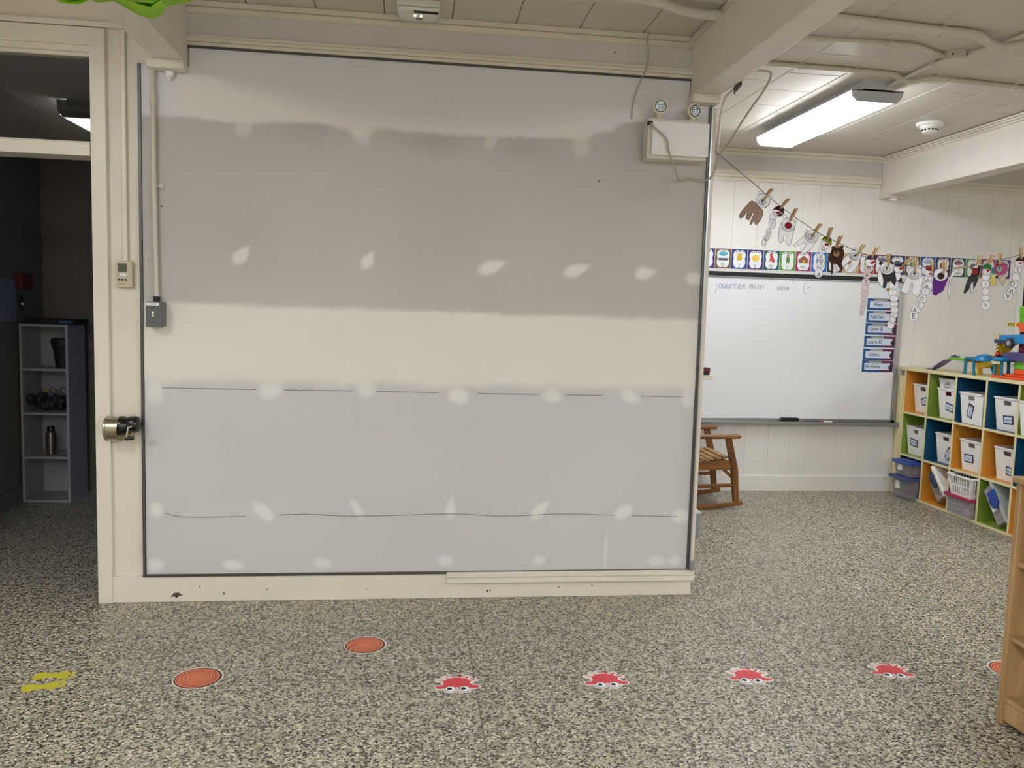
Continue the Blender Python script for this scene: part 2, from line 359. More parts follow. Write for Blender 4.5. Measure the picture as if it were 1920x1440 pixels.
# drywall sheet: paper face with joint compound worked into the grid's colour
def drywall():
    x0, x1, z0, z1 = -1.221, 1.410, .136, 2.553
    nx, nz = 330, 303
    X, Z = np.meshgrid(np.linspace(x0, x1, nx), np.linspace(z0, z1, nz))
    rs = np.random.RandomState(3)
    def noise(sx, sz):
        a = rs.rand(int((z1-z0)/sz)+3, int((x1-x0)/sx)+3)
        u = (X-x0)/sx; v = (Z-z0)/sz; i = u.astype(int); j = v.astype(int); fu = u-i; fv = v-j
        fu = fu*fu*(3-2*fu); fv = fv*fv*(3-2*fv)
        return (a[j, i]*(1-fu)+a[j, i+1]*fu)*(1-fv)+(a[j+1, i]*(1-fu)+a[j+1, i+1]*fu)*fv-.5
    wob = noise(.12, .05)*.05+noise(.03, .03)*.02
    sm = lambda e0, e1, t: np.clip((t-e0)/(e1-e0), 0, 1)**2*(3-2*np.clip((t-e0)/(e1-e0), 0, 1))
    M = np.zeros_like(X)
    M = np.maximum(M, sm(1.398, 1.425, Z+wob*.25)*0+sm(1.422, 1.392, Z+wob*.3+.004*X)*sm(1.030, 1.085, Z+wob*.5)*.95)     # taped middle joint
    top = np.interp(X, [-1.1, -.8, -.46, -.17, .13, .4, .76, .92, 1.05, 1.4], [2.24, 2.238, 2.25, 2.233, 2.226, 2.236, 2.245, 2.295, 2.35, 2.36])
    SK = sm(-.012, .02, Z-top+wob*.35)[..., None]                                  # skimmed top band
    # bright smear at upper left
    up = np.interp(X, [-1.1, -.9, -.57, -.2, -.1], [2.40, 2.415, 2.325, 2.255, 2.21]); lo = np.interp(X, [-1.1, -1.04, -.8, -.46, -.28, -.1], [2.29, 2.25, 2.235, 2.25, 2.205, 2.225])
    M = np.maximum(M, sm(.03, -.03, Z-up+wob*.6)*sm(-.01, .02, Z-lo+wob*.4)*sm(-1.11, -1.05, X)*sm(-.08, -.25, X)*.80)
    up = np.interp(X, [.4, .82], [2.25, 2.325]); M = np.maximum(M, sm(.02, -.02, Z-up+wob*.5)*sm(-.008, .015, Z-2.24+wob*.3)*sm(.38, .6, X)*sm(.86, .78, X)*.62)
    def blob(cx, cz, rx, rz, ang, st, tail=0):
        a = math.radians(ang); u = (X-cx)*math.cos(a)+(Z-cz)*math.sin(a); v = -(X-cx)*math.sin(a)+(Z-cz)*math.cos(a)
        ru = np.where(u > 0, rx*(1+tail), rx)
        d = np.sqrt((u/ru)**2+(v/(rz*np.where(u > 0, 1-np.clip(u/ru, 0, 1)*.5*(tail > 0), 1)))**2)+wob*2.4
        return sm(1.25, .45, d)*st*.92
    B = [(-.782, 2.215, .05, .045, 80, .5, 0), (-.25, 2.215, .06, .05, 90, .5, 0), (.352, 2.215, .045, .03, 60, .55, 0), (.785, 2.21, .05, .045, 85, .45, 0),
         (-.795, 1.632, .045, .034, 50, .95, .5), (-.215, 1.632, .045, .03, 60, .95, .3), (.362, 1.625, .065, .036, 20, .95, .45), (.778, 1.625, .066, .034, 20, .95, .3), (1.118, 1.622, .052, .036, 10, .95, .3), (1.375, 1.605, .035, .05, 90, .8, 0),
         (-1.175, 1.0, .045, .06, 0, .7, 0), (-.655, 1.015, .06, .045, 10, .85, 0), (-.215, 1.03, .05, .045, 0, .7, 0), (.225, 1.005, .06, .045, -20, .9, 0), (.685, 1.012, .055, .035, -10, .8, 0), (1.075, 1.016, .06, .035, -25, .85, 0), (1.378, 1.016, .04, .06, 0, .75, 0),
         (-1.172, .444, .032, .04, 0, .9, 0), (-.69, .435, .065, .034, -42, 1, 0), (-.25, .45, .06, .022, -58, .8, 0), (.2, .45, .055, .03, 85, .85, .2), (.64, .438, .06, .032, 50, .88, .2), (1.068, .432, .055, .035, 35, .95, 0), (1.366, .41, .04, .052, 90, .95, 0),
         (-1.18, .178, .04, .04, 0, .8, 0), (-.828, .176, .05, .026, -10, 1, 0), (-.412, .182, .045, .028, 0, .75, 0), (.181, .189, .04, .03, 0, .8, 0), (.647, .188, .035, .026, 0, .7, 0), (1.25, .178, .05, .03, 0, .7, 0), (1.345, .178, .035, .03, 0, .65, 0),
         (.985, .23, .008, .10, 0, .75, 0)]
    MBL = np.zeros_like(M)
    for b in B: MBL = np.maximum(MBL, blob(*b))
    M = np.clip(M+noise(.3, .2)*.05, 0, 1)[..., None]
    up_ = sm(1.1, 1.5, Z)[..., None]
    low = np.array(lin((203, 201, 200))[:3]); hi = np.array(lin((190, 186, 182))[:3]); mud = np.array(lin((228, 223, 214))[:3]); skim = np.array(lin((226, 226, 232))[:3])
    paper = low*(1-up_)+hi*up_
    paper = paper*(1+noise(.25, .25)[..., None]*.04+noise(.01, .3)[..., None]*.015)
    # soft grey spots that darken the paper
    for cx, cz, r, s_ in ((1.0, 2.33, .06, .1), (1.2, 2.03, .1, .07), (-1.19, .76, .03, .25), (-1.19, 1.6, .02, .12), (1.09, 2.0, .08, .06), (-.5, 2.21, .1, .06), (.1, 2.19, .14, .1), (.5, 2.2, .1, .08)):
        paper = paper*(1-s_*np.exp(-(((X-cx)/r)**2+((Z-cz)/(r*.4))**2))[..., None])
    paper = paper*(1-.85*SK)+skim*.85*SK
    dab = np.array(lin((231, 229, 226))[:3]); MBL = MBL[..., None]
    col = paper*(1-M)+mud*M
    col = np.maximum(col, col*(1-MBL)+dab*MBL)
    keep = lambda xa, xb, zb: not (zb > 2.468 and (xa < -1.02 or xb > 1.31))
    xs = np.linspace(x0, x1, nx); zs = np.linspace(z0, z1, nz)
    Y = 3.875-.0014*M[..., 0]
    v = np.stack([X, Y, Z], -1).reshape(-1, 3)
    f = [(j*nx+i, j*nx+i+1, (j+1)*nx+i+1, (j+1)*nx+i) for j in range(nz-1) for i in range(nx-1) if keep(xs[i], xs[i+1], zs[j+1])]
    me = bpy.data.meshes.new('drywall_sheet'); me.from_pydata(v.tolist(), [], f); me.update()
    at = me.color_attributes.new('surface', 'FLOAT_COLOR', 'POINT')
    at.data.foreach_set('color', np.concatenate([col.reshape(-1, 3), np.ones((nx*nz, 1))], 1).astype(np.float32).ravel())
    me.polygons.foreach_set('use_smooth', [True]*len(me.polygons))
    m = bpy.data.materials.new('drywall'); m.use_nodes = True; nt = m.node_tree; b = nt.nodes['Principled BSDF']
    a = nt.nodes.new('ShaderNodeAttribute'); a.attribute_name = 'surface'
    tc = nt.nodes.new('ShaderNodeTexCoord'); n = nt.nodes.new('ShaderNodeTexNoise'); n.inputs['Scale'].default_value = 350
    nt.links.new(tc.outputs['Object'], n.inputs['Vector'])
    mx = nt.nodes.new('ShaderNodeMix'); mx.data_type = 'RGBA'; mx.blend_type = 'OVERLAY'; mx.inputs[0].default_value = .06
    nt.links.new(a.outputs['Color'], mx.inputs[6]); nt.links.new(n.outputs['Fac'], mx.inputs[7])
    nt.links.new(mx.outputs[2], b.inputs['Base Color']); b.inputs['Roughness'].default_value = .75; b.inputs['Specular IOR Level'].default_value = .25
    me.materials.append(m)
    o = link('drywall_sheet', me, pw); o['label'] = 'grey drywall with pale patches of joint compound'
    return o
drywall()
PENCIL = mat('pencil_line', (120, 117, 116), .7)
def ribbon(pts, y, w):
    mb = MB(); v = []
    for x, z in pts: v += [(x, y, z-w/2), (x, y, z+w/2)]
    return mb.add(v, [(2*i, 2*i+2, 2*i+3, 2*i+1) for i in range(len(pts)-1)])
def smoothline(pts, n=8):
    out = []
    for i in range(len(pts)-1):
        p0 = pts[max(i-1, 0)]; p1 = pts[i]; p2 = pts[i+1]; p3 = pts[min(i+2, len(pts)-1)]
        for k in range(n):
            t = k/n; out.append(tuple(.5*(2*b+(c-a)*t+(2*a-5*b+4*c-d)*t*t+(3*b-a-3*c+d)*t**3) for a, b, c, d in zip(p0, p1, p2, p3)))
    return out+[tuple(pts[-1])]
L1 = [(-1.143, 1.019), (-.721, 1.019), (-.232, 1.02), (-.037, 1.019), (.316, 1.018), (.677, 1.018), (1.349, 1.019)]
L2 = [(-1.135, .431), (-1.082, .415), (-.989, .41), (-.801, .413), (-.502, .423), (-.252, .414), (.201, .423), (.463, .413), (.743, .422), (1.028, .416), (1.349, .408)]
for L, gaps in ((L1, ((-.71, -.6), (-.26, -.17), (.16, .29), (.64, .73), (1.03, 1.12))), (L2, ((-.74, -.64),  (1.03, 1.11)))):
    pts = smoothline(L); run = []
    for p in pts+[None]:
        bad = p is None or any(a < p[0] < b for a, b in gaps)
        if not bad: run.append(p)
        elif len(run) > 1: struct('pencil_line', ribbon(run, 3.8728, .0028), PENCIL, pw, smooth=0); run = []
        else: run = []
# metal edge channels round the sheet
struct('edge_channel', MB().box(-1.235, -1.222, 3.869, W, .125, 2.468), DARKMET, pw)
struct('edge_channel', MB().box(-1.236, 1.415, 3.866, W, .124, .136), DARKMET, pw)
struct('edge_channel', MB().box(-1.02, 1.31, 3.868, W, 2.548, 2.558), DARKMET, pw)
struct('edge_channel', MB().box(1.407, 1.417, 3.864, W, .124, 2.43), DARKMET, pw)
struct('edge_strip', MB().box(1.417, 1.424, 3.858, W+.1, .10, 2.43), ALU, pw)
struct('edge_strip', MB().box(1.424, 1.447, 3.872, W+.1, .09, 2.43), CREAM2, pw, .003)
struct('upper_board', MB().box(-1.02, 1.31, 3.879, W, 2.558, ZC), GREYW, pw)
struct('trim_4', moulding(-1.02, 1.31, 3.88, 2.558, 2.607), CREAM2)
struct('trim_5', moulding(-1.02, 1.31, 3.88, 2.70, ZC, 2, .03), CREAM2)
struct('trim_6', MB().box(.187, 1.445, 3.852, 3.873, .081, .106).box(.187, 1.445, 3.852, 3.873, .109, .134).box(.19, 1.44, 3.858, 3.873, .085, .13), CREAM2, bevel=.002)
bb = struct('baseboard_partition', MB().box(-1.373, 1.435, 3.871, W, 0, .125), CREAM, bevel=.003)
for cx, cz, pl in ((-1.085, .034, [(-.028, -.012), (-.012, -.004), (.0, -.014), (.012, -.002), (.03, .0), (.008, .013), (-.012, .012), (-.02, .002)]), (-.87, .04, circle(.005, 7)), (.39, .035, circle(.006, 6)), (.405, .037, circle(.004, 6)), (-.67, .055, circle(.004, 6)), (-.98, .075, circle(.004, 6)), (.92, .055, circle(.004, 6)), (.75, .05, circle(.004, 6)), (-.2, .05, circle(.003, 6))):
    struct('paint_chip', MB().prism([(cx+u, cz+w) for u, w in pl], XZ, 3.8704, 3.8712), mat('bare_chip', (74, 60, 46), .8), bb, smooth=0)
# small cap blocks under the beams
struct('trim_7', MB().box(-1.177, -1.02, 3.80, W, 2.436, 2.475), CREAM2, bevel=.003)
struct('trim_8', MB().box(1.30, 1.435, 3.80, W, 2.436, 2.475), CREAM2, bevel=.003)
struct('trim_9', MB().box(3.74, 3.92, F-.12, F, 2.415, 2.435), CREAM2, bevel=.003)
struct('corner_clip', MB().box(1.418, 1.436, 3.842, 3.858, .135, .19), ALU, pw, .002)
# ------------------------------------------------------------------ doorway, left
dr = struct('door_1', MB().prism([(-1.435, 0), (-1.369, 0), (-1.369, 2.605), (-2.46, 2.605), (-2.46, 0), (-2.394, 0), (-2.394, 2.529), (-1.435, 2.529)], XZ, 3.864, W+.004), CREAM2, bevel=.003)
struct('door_jamb', MB().box(-1.436, -1.385, 3.878, 4.01, 0, 2.52), CREAM2, dr)
struct('door_jamb', MB().box(-2.42, -2.382, 3.878, 4.01, 0, 2.52), CREAM2, dr)
struct('door_jamb', MB().box(-2.42, -1.385, 3.878, 4.01, 2.503, 2.56), CREAM2, dr)
struct('transom_bar', MB().box(-2.39, -1.44, 3.872, 4.01, 2.052, 2.11), CREAM2, dr, .003)
struct('glazing_stop', MB().box(-2.385, -1.436, 3.895, 3.91, 2.488, 2.503).box(-2.385, -1.436, 3.895, 3.91, 2.11, 2.118), CREAM2, dr)
gl = bpy.data.materials.new('transom_glass'); gl.use_nodes = True
_n = gl.node_tree; _n.nodes.remove(_n.nodes['Principled BSDF'])
_t = _n.nodes.new('ShaderNodeBsdfTransparent'); _g = _n.nodes.new('ShaderNodeBsdfGlossy'); _g.inputs['Roughness'].default_value = .01
_m = _n.nodes.new('ShaderNodeMixShader'); _fr = _n.nodes.new('ShaderNodeFresnel'); _fr.inputs[0].default_value = 1.6
_n.links.new(_fr.outputs[0], _m.inputs[0]); _n.links.new(_t.outputs[0], _m.inputs[1]); _n.links.new(_g.outputs[0], _m.inputs[2]); _n.links.new(_m.outputs[0], _n.nodes['Material Output'].inputs[0])
_t.inputs[0].default_value = (.86, .88, .87, 1)
struct('pane', MB().add([(-2.385, 3.94, 2.11), (-1.436, 3.94, 2.11), (-1.436, 3.94, 2.503), (-2.385, 3.94, 2.503)], [(0, 1, 2, 3)]), gl, dr, smooth=0)
struct('trim_10', MB().box(-2.6, -1.29, 3.862, W, 2.608, 2.632), CREAM2, bevel=.002)
# hall beyond the doorway
HALLW = mat('hall_wall_dimmed', (108, 100, 90), .6)  # hall dimness put into the wall colour as a darker tone
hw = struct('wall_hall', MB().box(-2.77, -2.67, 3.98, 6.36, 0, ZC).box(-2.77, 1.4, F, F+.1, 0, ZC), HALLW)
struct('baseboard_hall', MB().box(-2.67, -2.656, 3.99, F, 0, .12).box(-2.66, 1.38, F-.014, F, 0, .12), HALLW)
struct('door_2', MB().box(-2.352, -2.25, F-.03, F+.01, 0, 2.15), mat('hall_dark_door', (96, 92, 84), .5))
win = struct('added_hall_window', MB().box(.55, 1.3, 6.235, 6.262, .9, 2.1), HALLW)  # unseen window added so its blue glow tints the shelf tower
struct('pane', MB().box(.6, 1.25, 6.225, 6.236, .95, 2.05), emis('added_blue_glow', (.22, .42, 1.0), .75), win)

# ------------------------------------------------------------------ fittings on and near the partition
t = thing('thermostat', 'beige wall thermostat with a small screen beside the doorway', 'thermostat', (-1.301, 3.887, 1.474))
part('case', MB().prism(rrect(-1.338, -1.264, 1.474, 1.594, .006), XZ, 3.862, W), mat('thermostat_beige', (196, 186, 160), .5), t, bevel=.003)
part('screen', MB().prism(rrect(-1.326, -1.287, 1.544, 1.582, .002), XZ, 3.8605, 3.866), mat('lcd_green', (86, 92, 76), .2), t)
part('sticker', MB().box(-1.317, -1.291, 3.8605, 3.866, 1.524, 1.537), PAPER, t)
for k in range(3): part('button', MB().prism(circle(.0055, 12, -1.322+.0145*k, 1.509, .004), XZ, 3.859, 3.866), BLACKM, t)
part('lettering', text_mb('comfort', .009, lambda u, w, q: (-1.306+u, q, 1.489+w), 3.8612), mat('grey_ink', (120, 112, 96), .7), t, smooth=0)
solo('wire_raceway', MB().box(-1.306, -1.286, 3.868, W, 1.592, 2.606), CREAM2, 'narrow cream wire raceway running down to the thermostat', 'raceway', (-1.296, W, 1.592), bevel=.003)
solo('electrical_conduit', MB().tube([(-1.165, 3.855, 2.44), (-1.165, 3.858, 2.0), (-1.158, 3.858, 1.43)], .0115, 12).cyl((-1.165, 3.856, 2.33), (-1.165, 3.856, 2.29), .015).box(-1.15, -1.128, 3.866, 3.876, 1.925, 1.943).cyl((-1.16, 3.858, 1.934), (-1.16, 3.858, 1.926), .0145), CONDUIT, 'thin painted conduit down the left edge of the drywall to the grey switch', 'conduit', (-1.16, W, 1.43))
t = thing('light_switch', 'grey metal surface switch box with white label on the drywall', 'switch', (-1.155, 3.875, 1.303))
part('box', MB().box(-1.19, -1.122, 3.815, 3.875, 1.303, 1.413), GREYBOX, t, bevel=.002)
part('cover_plate', MB().box(-1.192, -1.12, 3.811, 3.815, 1.301, 1.415), mat('grey_plate', (92, 96, 94), .35), t, bevel=.0015)
part('toggle', MB().obox((-1.16, 3.813, 1.356), (-1.158, 3.795, 1.364), .008, .011).box(-1.165, -1.155, 3.806, 3.812, 1.348, 1.37), WHITEP, t, 'white switch toggle')
part('label_strip', MB().box(-1.188, -1.134, 3.8095, 3.812, 1.397, 1.409), PAPER, t)
part('lettering', text_mb('HEATER', .009, lambda u, w, q: (-1.161+u, q, 1.403+w), 3.8092), INK, t, smooth=0)
for z in (1.325, 1.39): part('screw', MB().cyl((-1.157, 3.808, z), (-1.157, 3.813, z), .0028, n=8), BLACKM, t)
part('connector', MB().cyl((-1.158, 3.856, 1.413), (-1.158, 3.856, 1.438), .0145), BLACKM, t)
t = thing('cable_connector', 'tiny white connector hanging under the cap block at the upper left', 'connector', (-1.09, 3.85, 2.41))
part('body', MB().box(-1.108, -1.074, 3.84, 3.872, 2.412, 2.436), WHITEP, t, bevel=.003)
part('tip', MB().cyl((-1.093, 3.856, 2.413), (-1.093, 3.856, 2.396), .009, .006), WHITEP, t)
# pencil sharpener
t = thing('pencil_sharpener', 'chrome and black crank pencil sharpener mounted on the door-side wall', 'pencil sharpener', (-1.31, 3.887, .79))
part('shavings_cup', MB().lathe([(.052, -1.372), (.058, -1.368), (.058, -1.362), (.055, -1.360), (.055, -1.318), (.058, -1.316), (.058, -1.31)], (0, 3.826, .834), 28, 'X'), BRUSH, t, 'brushed metal shavings cup')
part('mounting_plate', MB().box(-1.33, -1.27, 3.872, W, .775, .87).box(-1.318, -1.29, 3.84, 3.874, .785, .82), BRUSH, t, bevel=.003)
part('cutter_housing', MB().lathe([(.045, -1.311), (.046, -1.30), (.042, -1.285), (.034, -1.268)], (0, 3.822, .847), 24, 'X').lathe([(.03, -1.285), (.037, -1.27), (.038, -1.245), (.034, -1.232), (.02, -1.226)], (0, 3.822, .855), 22, 'X'), BLACKP, t, 'glossy black cutter housing')
part('crank', MB().tube([(-1.24, 3.80, .855), (-1.262, 3.775, .848), (-1.268, 3.772, .80)], .005, 8), CHROME, t, 'chrome crank arm')
part('crank_knob', MB().cyl((-1.272, 3.77, .797), (-1.238, 3.772, .799), .0075), BLACKP, t)
# emergency light
t = thing('emergency_light', 'white emergency light unit with two round lamp heads at the upper right', 'emergency light', (1.218, 3.875, 2.155))
EL = mat('emergency_white', (232, 232, 230), .4); ELC = mat('emergency_case', (214, 208, 200), .45)
part('case', MB().box(1.082, 1.372, 3.785, 3.875, 2.158, 2.345), ELC, t, bevel=.004)
part('cover', MB().box(1.098, 1.374, 3.762, 3.786, 2.172, 2.328), EL, t, bevel=.003)
part('cover_lip', MB().box(1.098, 1.37, 3.757, 3.765, 2.172, 2.183), EL, t, bevel=.001)
part('cable_entry', MB().box(1.079, 1.099, 3.775, 3.80, 2.31, 2.328), BLACKM, t)
for x, z, yaw in ((1.14, 2.402, -.1), (1.302, 2.39, .22)):
    d = Vector((math.sin(yaw), -math.cos(yaw), -.12)).normalized(); c0 = Vector((x, 3.80, z))
    h = part('lamp_head', MB().cyl(c0+d*-.02, c0+d*.012, .028, .036, 26).cyl(c0+d*.012, c0+d*.016, .036, .034, 26).cyl(c0+Vector((0, 0, -.02)), c0+Vector((-.004, 0, -.058)), .010, .013, 14), mat('lamp_cream', (226, 216, 186), .4), t, 'cream lamp head')
    part('lens', MB().cyl(c0+d*.0165, c0+d*.0185, .028, .027, 26), mat('lens_chrome', (190, 205, 225), .12, .9, var=.6, scale=160), h)
    gr = MB()
    u = d.cross(Vector((0, 0, 1))).normalized(); w_ = u.cross(d)
    for k in (-.014, -.005, .005, .014):
        L = math.sqrt(.025**2-k*k); gr.obox(c0+d*.0195+u*k-w_*L, c0+d*.0195+u*k+w_*L, .0016, .0016); gr.obox(c0+d*.0195+w_*k-u*L, c0+d*.0195+w_*k+u*L, .0016, .0016)
    gr.tube([c0+d*.019+u*(.0255*math.cos(a))+w_*(.0255*math.sin(a)) for a in np.linspace(0, 2*math.pi, 25)], .002, 6)
    part('lens_grid', gr, mat('lens_dark', (60, 70, 86), .3), h, kind='stuff')
part('power_cord', MB().tube(smoothline([(1.088, 3.77, 2.316), (1.10, 3.752, 2.295), (1.16, 3.748, 2.247), (1.174, 3.748, 2.195), (1.205, 3.755, 2.125), (1.24, 3.80, 2.085), (1.275, 3.85, 2.072), (1.32, 3.868, 2.09), (1.375, 3.86, 2.078), (1.43, 3.85, 2.10), (1.462, 3.85, 2.20), (1.49, 3.80, 2.26), (1.53, 3.70, 2.37), (1.56, 3.60, 2.45), (1.555, 3.52, 2.50), (1.50, 3.50, 2.505), (1.448, 3.5, 2.50)], 6), .0048, 7), mat('cord_beige', (176, 170, 152), .5), t, 'beige power cord looping down the case')
solo('beam_cable', MB().tube(smoothline([(1.45, 3.56, 2.495), (1.45, 3.68, 2.47), (1.455, 3.79, 2.462), (1.452, 3.83, 2.40), (1.452, 3.845, 2.30), (1.452, 3.85, 2.22)], 6), .0055, 8), CONDUIT, 'pale cable bending off the beam down the end of the partition', 'cable', (1.45, 3.7, 2.4))
t = thing('cable_clamp', 'small dark metal cable clamp fixed under the right beam edge', 'clamp', (1.447, 3.63, 2.47))
part('clamp_body', MB().obox((1.448, 3.66, 2.462), (1.448, 3.60, 2.478), .016, .022), mat('clamp_grey', (92, 88, 84), .5, .4), t, bevel=.002)
part('screw', MB().cyl((1.45, 3.665, 2.462), (1.45, 3.67, 2.444), .004, n=8), DARKMET, t)
part('strap', MB().obox((1.448, 3.60, 2.482), (1.448, 3.52, 2.497), .008, .004), DARKMET, t)
solo('loose_wire', MB().tube(smoothline([(1.083, 3.845, 2.748), (1.074, 3.84, 2.715), (1.086, 3.845, 2.66), (1.078, 3.85, 2.586), (1.043, 3.863, 2.497), (1.025, 3.868, 2.422), (1.022, 3.87, 2.359)], 6), .003, 6).sph((1.022, 3.869, 2.358), .005, nu=8, nv=6), mat('wire_grey', (170, 164, 154), .5), 'thin loose wire hanging from the ceiling down to the drywall', 'wire', (1.05, 3.86, 2.36))
for x, z, y in ((.93, 2.66, 3.878), (.877, 2.054, 3.8725), (-1.137, 1.845, 3.8725)): struct('nail_hole', MB().cyl((x, y, z), (x, y-.0008, z), .004, n=8), mat('bare_chip', (74, 60, 46), .8), pw)
# ------------------------------------------------------------------ ceiling fittings
t = thing('carbon_monoxide_alarm', 'white rounded alarm on the ceiling above the middle of the drywall', 'alarm', (.0, 3.70, ZC))
AL = mat('alarm_white', (226, 224, 218), .4)
sh = [(-.093, .06), (.093, .06), (.096, -.03), (.088, -.07), (.05, -.105), (0, -.118), (-.05, -.105), (-.088, -.07), (-.096, -.03)]
part('base', MB().prism([(u, 3.70-w) for u, w in sh][::-1], XY, ZC-.03, ZC), AL, t, bevel=.006)
part('cover', MB().prism([(u*.96, 3.70-w*.96) for u, w in sh][::-1], XY, ZC-.046, ZC-.03), AL, t, bevel=.008)
part('sounder_slot', MB().box(-.02, .085, 3.655, 3.678, ZC-.049, ZC-.04), BLACKM, t)
part('label_plate', MB().box(-.012, .018, 3.744, 3.756, ZC-.0475, ZC-.044), mat('alarm_grey', (96, 96, 94), .5), t)
part('lettering', text_mb('CO ALARM', .013, lambda u, w, q: (u-.004, 3.782-w, q), ZC-.0468), mat('alarm_ink', (110, 108, 104), .6), t, smooth=0)
for k in range(2): part('indicator', MB().cyl((-.015+.026*k, 3.715, ZC-.05), (-.015+.026*k, 3.715, ZC-.045), .004, n=10), emis('led_warm', (1, .95, .7), 2.0), t)
def conduit_run(pts, r, label, clips=(), n=6):
    t = thing('ceiling_conduit', label, 'conduit', pts[0], group='painted conduits along the ceiling')
    part('pipe', MB().tube(smoothline(pts, n), r, 12), CONDUIT, t)
    for c in clips: part('pipe_clip', MB().box(c[0]-.009, c[0]+.009, c[1]-r-.014, c[1]+r+.014, ZC-.006, ZC).cyl((c[0]-.008, c[1], c[2]), (c[0]+.008, c[1], c[2]), r+.003, n=14), CONDUIT, t)
z1, z2 = ZC-.022, ZC-.014
conduit_run([(-.6, 3.30, z1), (.44, 3.42, z1), (.8, 3.38, z1), (.98, 3.39, z1-.01), (1.10, 3.43, z1-.02), (1.2, 3.458, z1-.02), (1.312, 3.455, z1-.02)], .021, 'thick painted conduit bending into the left face of the right beam', ((1.27, 3.456, z1-.02),))
conduit_run([(-.6, 3.40, z2), (.44, 3.475, z2), (.9, 3.45, z2), (1.02, 3.475, z2), (1.12, 3.52, z2), (1.25, 3.53, z2), (1.312, 3.528, z2)], .012, 'thin painted conduit beside the thick one, left of the right beam', ((1.25, 3.53, z2),))
conduit_run([(1.44, 3.42, z1), (1.86, 3.445, z1), (2.31, 3.485, z1), (2.5, 3.50, z1), (2.62, 3.56, z1-.01), (2.70, 3.585, z1-.015), (2.78, 3.54, z1-.01), (2.95, 3.50, z1), (3.4, 3.54, z1), (3.75, 3.57, z1)], .021, 'thick painted conduit nearest the viewer right of the beam', ((2.33, 3.487, z1),))
conduit_run([(1.44, 3.70, z2), (1.86, 3.71, z2), (2.28, 3.71, z2), (2.4, 3.735, z2), (2.5, 3.79, z2), (2.56, 3.81, z2)], .012, 'thin painted conduit feeding the junction box from the beam', ((2.22, 3.71, z2),))
conduit_run([(1.44, 4.10, z2), (1.9, 4.125, z2), (2.28, 4.134, z2), (2.5, 4.15, z2), (2.6, 4.2, z2-.008), (2.665, 4.215, z2-.01), (2.75, 4.16, z2-.005), (2.98, 4.19, z2), (3.33, 4.225, z2), (3.75, 4.25, z2)], .014, 'painted conduit crossing the alcove ceiling just before the lit fixture', ((1.98, 4.127, z2), (2.29, 4.135, z2), (2.53, 4.16, z2), (2.77, 4.163, z2), (3.27, 4.22, z2), (3.33, 4.226, z2)))
conduit_run([(2.60, 4.335, z2-.012), (2.606, 4.17, z2), (2.61, 3.95, z2), (2.62, 3.86, z2)], .010, 'short painted conduit joining the junction box to the lit fixture', ((2.607, 3.95, z2),))
conduit_run([(2.655, 3.76, z2), (2.69, 3.68, z2), (2.72, 3.5, z2), (2.76, 3.0, z2)], .010, 'thin painted conduit leaving the junction box towards the viewer', ())
t = thing('junction_box', 'round painted junction box on the ceiling where conduits meet', 'junction box', (2.62, 3.80, ZC))
part('box', MB().cyl((2.62, 3.80, ZC), (2.62, 3.80, ZC-.04), .055, n=28), CONDUIT, t)
part('cover', MB().cyl((2.62, 3.80, ZC-.04), (2.62, 3.80, ZC-.045), .06, .058, 28), CONDUIT, t)
for a in (.6, 2.2, 3.9, 5.2): part('screw', MB().cyl((2.62+.054*math.cos(a), 3.80+.054*math.sin(a), ZC-.022), (2.62+.058*math.cos(a), 3.80+.058*math.sin(a), ZC-.022), .005, n=8), BLACKM, t)
t = thing('smoke_detector', 'round white smoke detector with dark slots right of the lit fixture', 'smoke detector', (3.40, 5.14, ZC))
SM = mat('detector_white', (240, 240, 236), .35)
part('base', MB().lathe([(.085, 0), (.085, -.012), (.078, -.02)], (3.40, 5.14, ZC), 36), SM, t)
part('head', MB().lathe([(.064, -.018), (.06, -.035), (.054, -.037), (.048, -.058), (.034, -.066), (.001, -.067)], (3.40, 5.14, ZC), 36), SM, t)
for k in range(14):
    a = 2*math.pi*k/14; q = Vector((math.cos(a), math.sin(a), 0)); c0 = Vector((3.40, 5.14, ZC-.047))
    part('vent_slot', MB().obox(c0+q*.050+q.cross(Vector((0, 0, 1)))*-.007, c0+q*.050+q.cross(Vector((0, 0, 1)))*.007, .006, .011), BLACKM, t)
solo('door_closer_clip', MB().box(3.79, 3.84, F-.10, F-.06, 2.396, 2.416), WHITEP, 'tiny white fitting under the end of the far beam', 'fitting', (3.815, F-.08, 2.40), bevel=.003)

